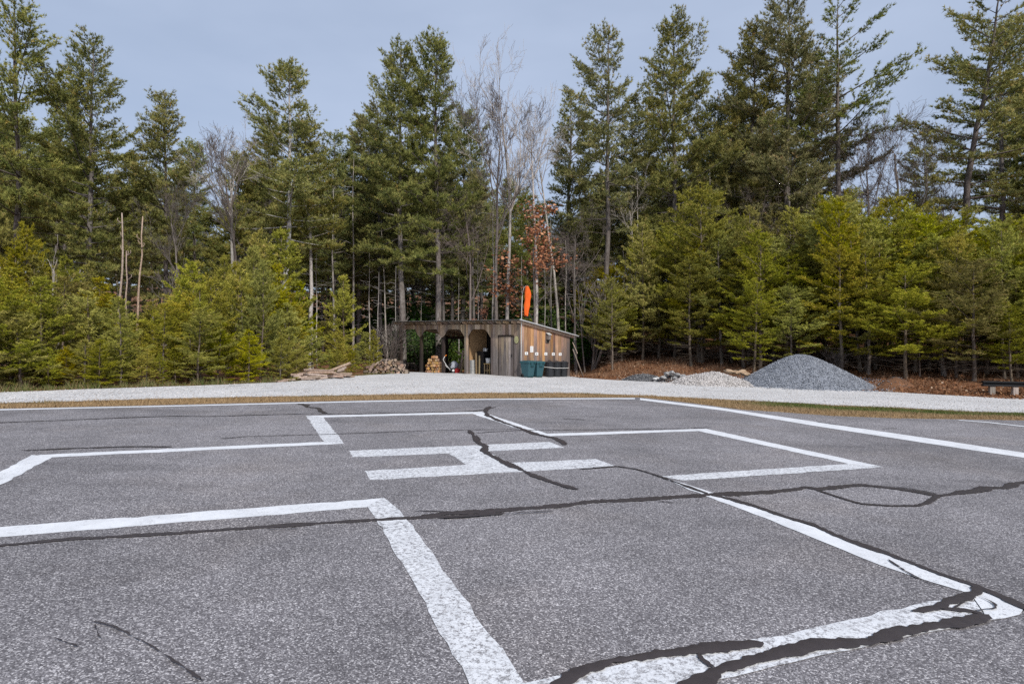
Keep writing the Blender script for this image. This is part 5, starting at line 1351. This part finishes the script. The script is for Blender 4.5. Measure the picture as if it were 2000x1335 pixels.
# grass on the verge
pxs = np.arange(-420, 2401, 20)
ea = np.array([flat_at(p, np.interp(p, *zip(*ASPH_EDGE))) for p in pxs]); eg = np.array([flat_at(p, np.interp(p, *zip(*GRAV_FRONT))) for p in pxs])
n = 60000; wlen = np.linalg.norm(np.diff(ea[:, :2], axis=0), axis=1) * np.linalg.norm(ea[1:, :2] - eg[1:, :2], axis=1); cum = np.r_[0, np.cumsum(wlen)] / wlen.sum()
u = NP.random(n); s = np.interp(u, cum, np.arange(len(pxs))); i0 = np.minimum(s.astype(int), len(pxs) - 2); f = (s - i0)[:, None]
A = ea[i0] * (1 - f) + ea[i0 + 1] * f; Bq = eg[i0] * (1 - f) + eg[i0 + 1] * f; v = NP.random(n); v = np.where(NP.random(n) < .5, v, .5 + (v - .5) * 1.05)
v = np.clip(v + NP.normal(0, .03, n), -.04, 1.05)
P = A + (Bq - A) * v[:, None]; pxn = CXP + P[:, 0] / P[:, 1] * FPX
green = smooth(1380, 1560, pxn) * np.exp(-((v - .68) / .22) ** 2) * .95 + .35 * smooth(-.2, 1.2, np.sin(P[:, 0] * .9) + np.sin(P[:, 0] * 2.3 + 1)) * smooth(.55, .8, v) * .8
clump = np.sin(P[:, 0] * 3.1) * np.sin(P[:, 1] * 5.3 + P[:, 0])
tint = green + NP.normal(.10, .11, n) + .06 * clump
hgt_ = NP.uniform(.03, .085, n) * (1 + .35 * clump) * (.55 + .45 * smooth(0, .15, v) * smooth(0, .12, 1.02 - v))
blades('verge_grass', P[:, 0], P[:, 1], hgt_, np.full(n, .014), tint, M['grass'], 'short tan and green grass on the strip between asphalt and gravel', 'grass', .6, -.012)
# weeds and long grass at the foot of the left thicket
n = 6000; px = NP.uniform(-300, 770, n); Yb = np.interp(px, elx, ely) + np.abs(NP.normal(0, .5, n)) - .05; cl0 = smooth(-.6, .9, np.sin(px * .05) + np.sin(px * .13 + 2)); X = (px - CXP) / FPX * Yb
blades('edge_grass', X, Yb, NP.uniform(.05, .34, n) * (.35 + .65 * cl0), np.full(n, .014), .6 + NP.normal(.1, .3, n), M['grass'], 'straggly grass and weeds along the foot of the left thicket', 'grass', .35)
# brown weeds on the right bank
n = 26000; px = NP.uniform(1112, 2300, n); x0 = (px - CXP) / FPX
Ye = np.full(n, 29.0)
for _ in range(12): Ye = np.interp(x0 * Ye, BANK[:, 0], BANK[:, 1])
dd = NP.uniform(.1, 1, n) ** 1.3 * 8.5; keep = (NP.random(n) < np.where(px < 1420, .6, .14)); Yw = Ye + .35 + dd; Xw = x0 * Yw; cl = np.sin(Xw * 1.9 + np.sin(Yw * 1.3)) * np.sin(Yw * 1.6 + 1.0)
keep &= cl > -.25; keep &= ~((Yw < 31) & (px < 1125)); X, Yw, cl, px = Xw[keep], Yw[keep], cl[keep], px[keep]; n = len(X)
blades('dry_weeds', X, Yw, NP.uniform(.10, .38, n) * (1 + .5 * cl), np.full(n, .017), NP.normal(.42, .25, n) + .15 * cl, M['dry_weed'], 'pinkish brown dry weeds on the bank right of the shed', 'weeds', .4, -.04)
n = 34000; px = NP.uniform(1112, 2350, n); x0 = (px - CXP) / FPX; Ye = np.full(n, 29.0)
for _ in range(12): Ye = np.interp(x0 * Ye, BANK[:, 0], BANK[:, 1])
Yl = Ye + .2 + NP.uniform(0, 1, n) ** 1.2 * 14; X = x0 * Yl; P = np.stack([X, Yl, gz(X, Yl) - .03 + NP.uniform(0, .03, n)], -1)
o = link(bpy.data.objects.new('leaf_litter', leaf_mesh('leaf_litter', P, .10, M['litter'], np.clip(NP.normal(.5, .24, n), 0, 1), NP, .35))); tag(o, 'rust brown fallen leaves covering the right bank', 'leaf litter', kind='stuff')
n = 7000; px = NP.uniform(700, 1150, n); Yl = NP.uniform(37, 46, n); X = (px - CXP) / FPX * Yl; P = np.stack([X, Yl, gz(X, Yl) - .03 + NP.uniform(0, .03, n)], -1)
o = link(bpy.data.objects.new('shed_litter', leaf_mesh('shed_litter', P, .11, M['litter'], np.clip(NP.normal(.45, .24, n), 0, 1), NP, .35))); tag(o, 'brown fallen leaves on the ground behind the shed', 'leaf litter', kind='stuff')
# loose stones on the drive
n = 9000; px = NP.uniform(-380, 2380, n); fpy = np.interp(px, *zip(*GRAV_FRONT)); Yf = np.array([flat_at(a, b)[1] for a, b in zip(px, fpy)])
Y = Yf + NP.uniform(0, 1, n) ** 1.4 * 7 + .0; X = (px - CXP) / FPX * Y
bk_ = np.interp(X, gback[np.argsort(gback[:, 0]), 0], gback[np.argsort(gback[:, 0]), 1]); k = Y < bk_; X, Y = X[k], Y[k]
o = link(bpy.data.objects.new('loose_stones', stone_cloud(np.stack([X, Y, gz(X, Y) + .012], -1), NP.uniform(.008, .026, len(X)), NP, M['stone_pale'], 'loose_stones', np.clip(NP.normal(.6, .25, len(X)), 0, 1)))); tag(o, 'loose pale stones scattered over the gravel drive', 'stones', kind='stuff')
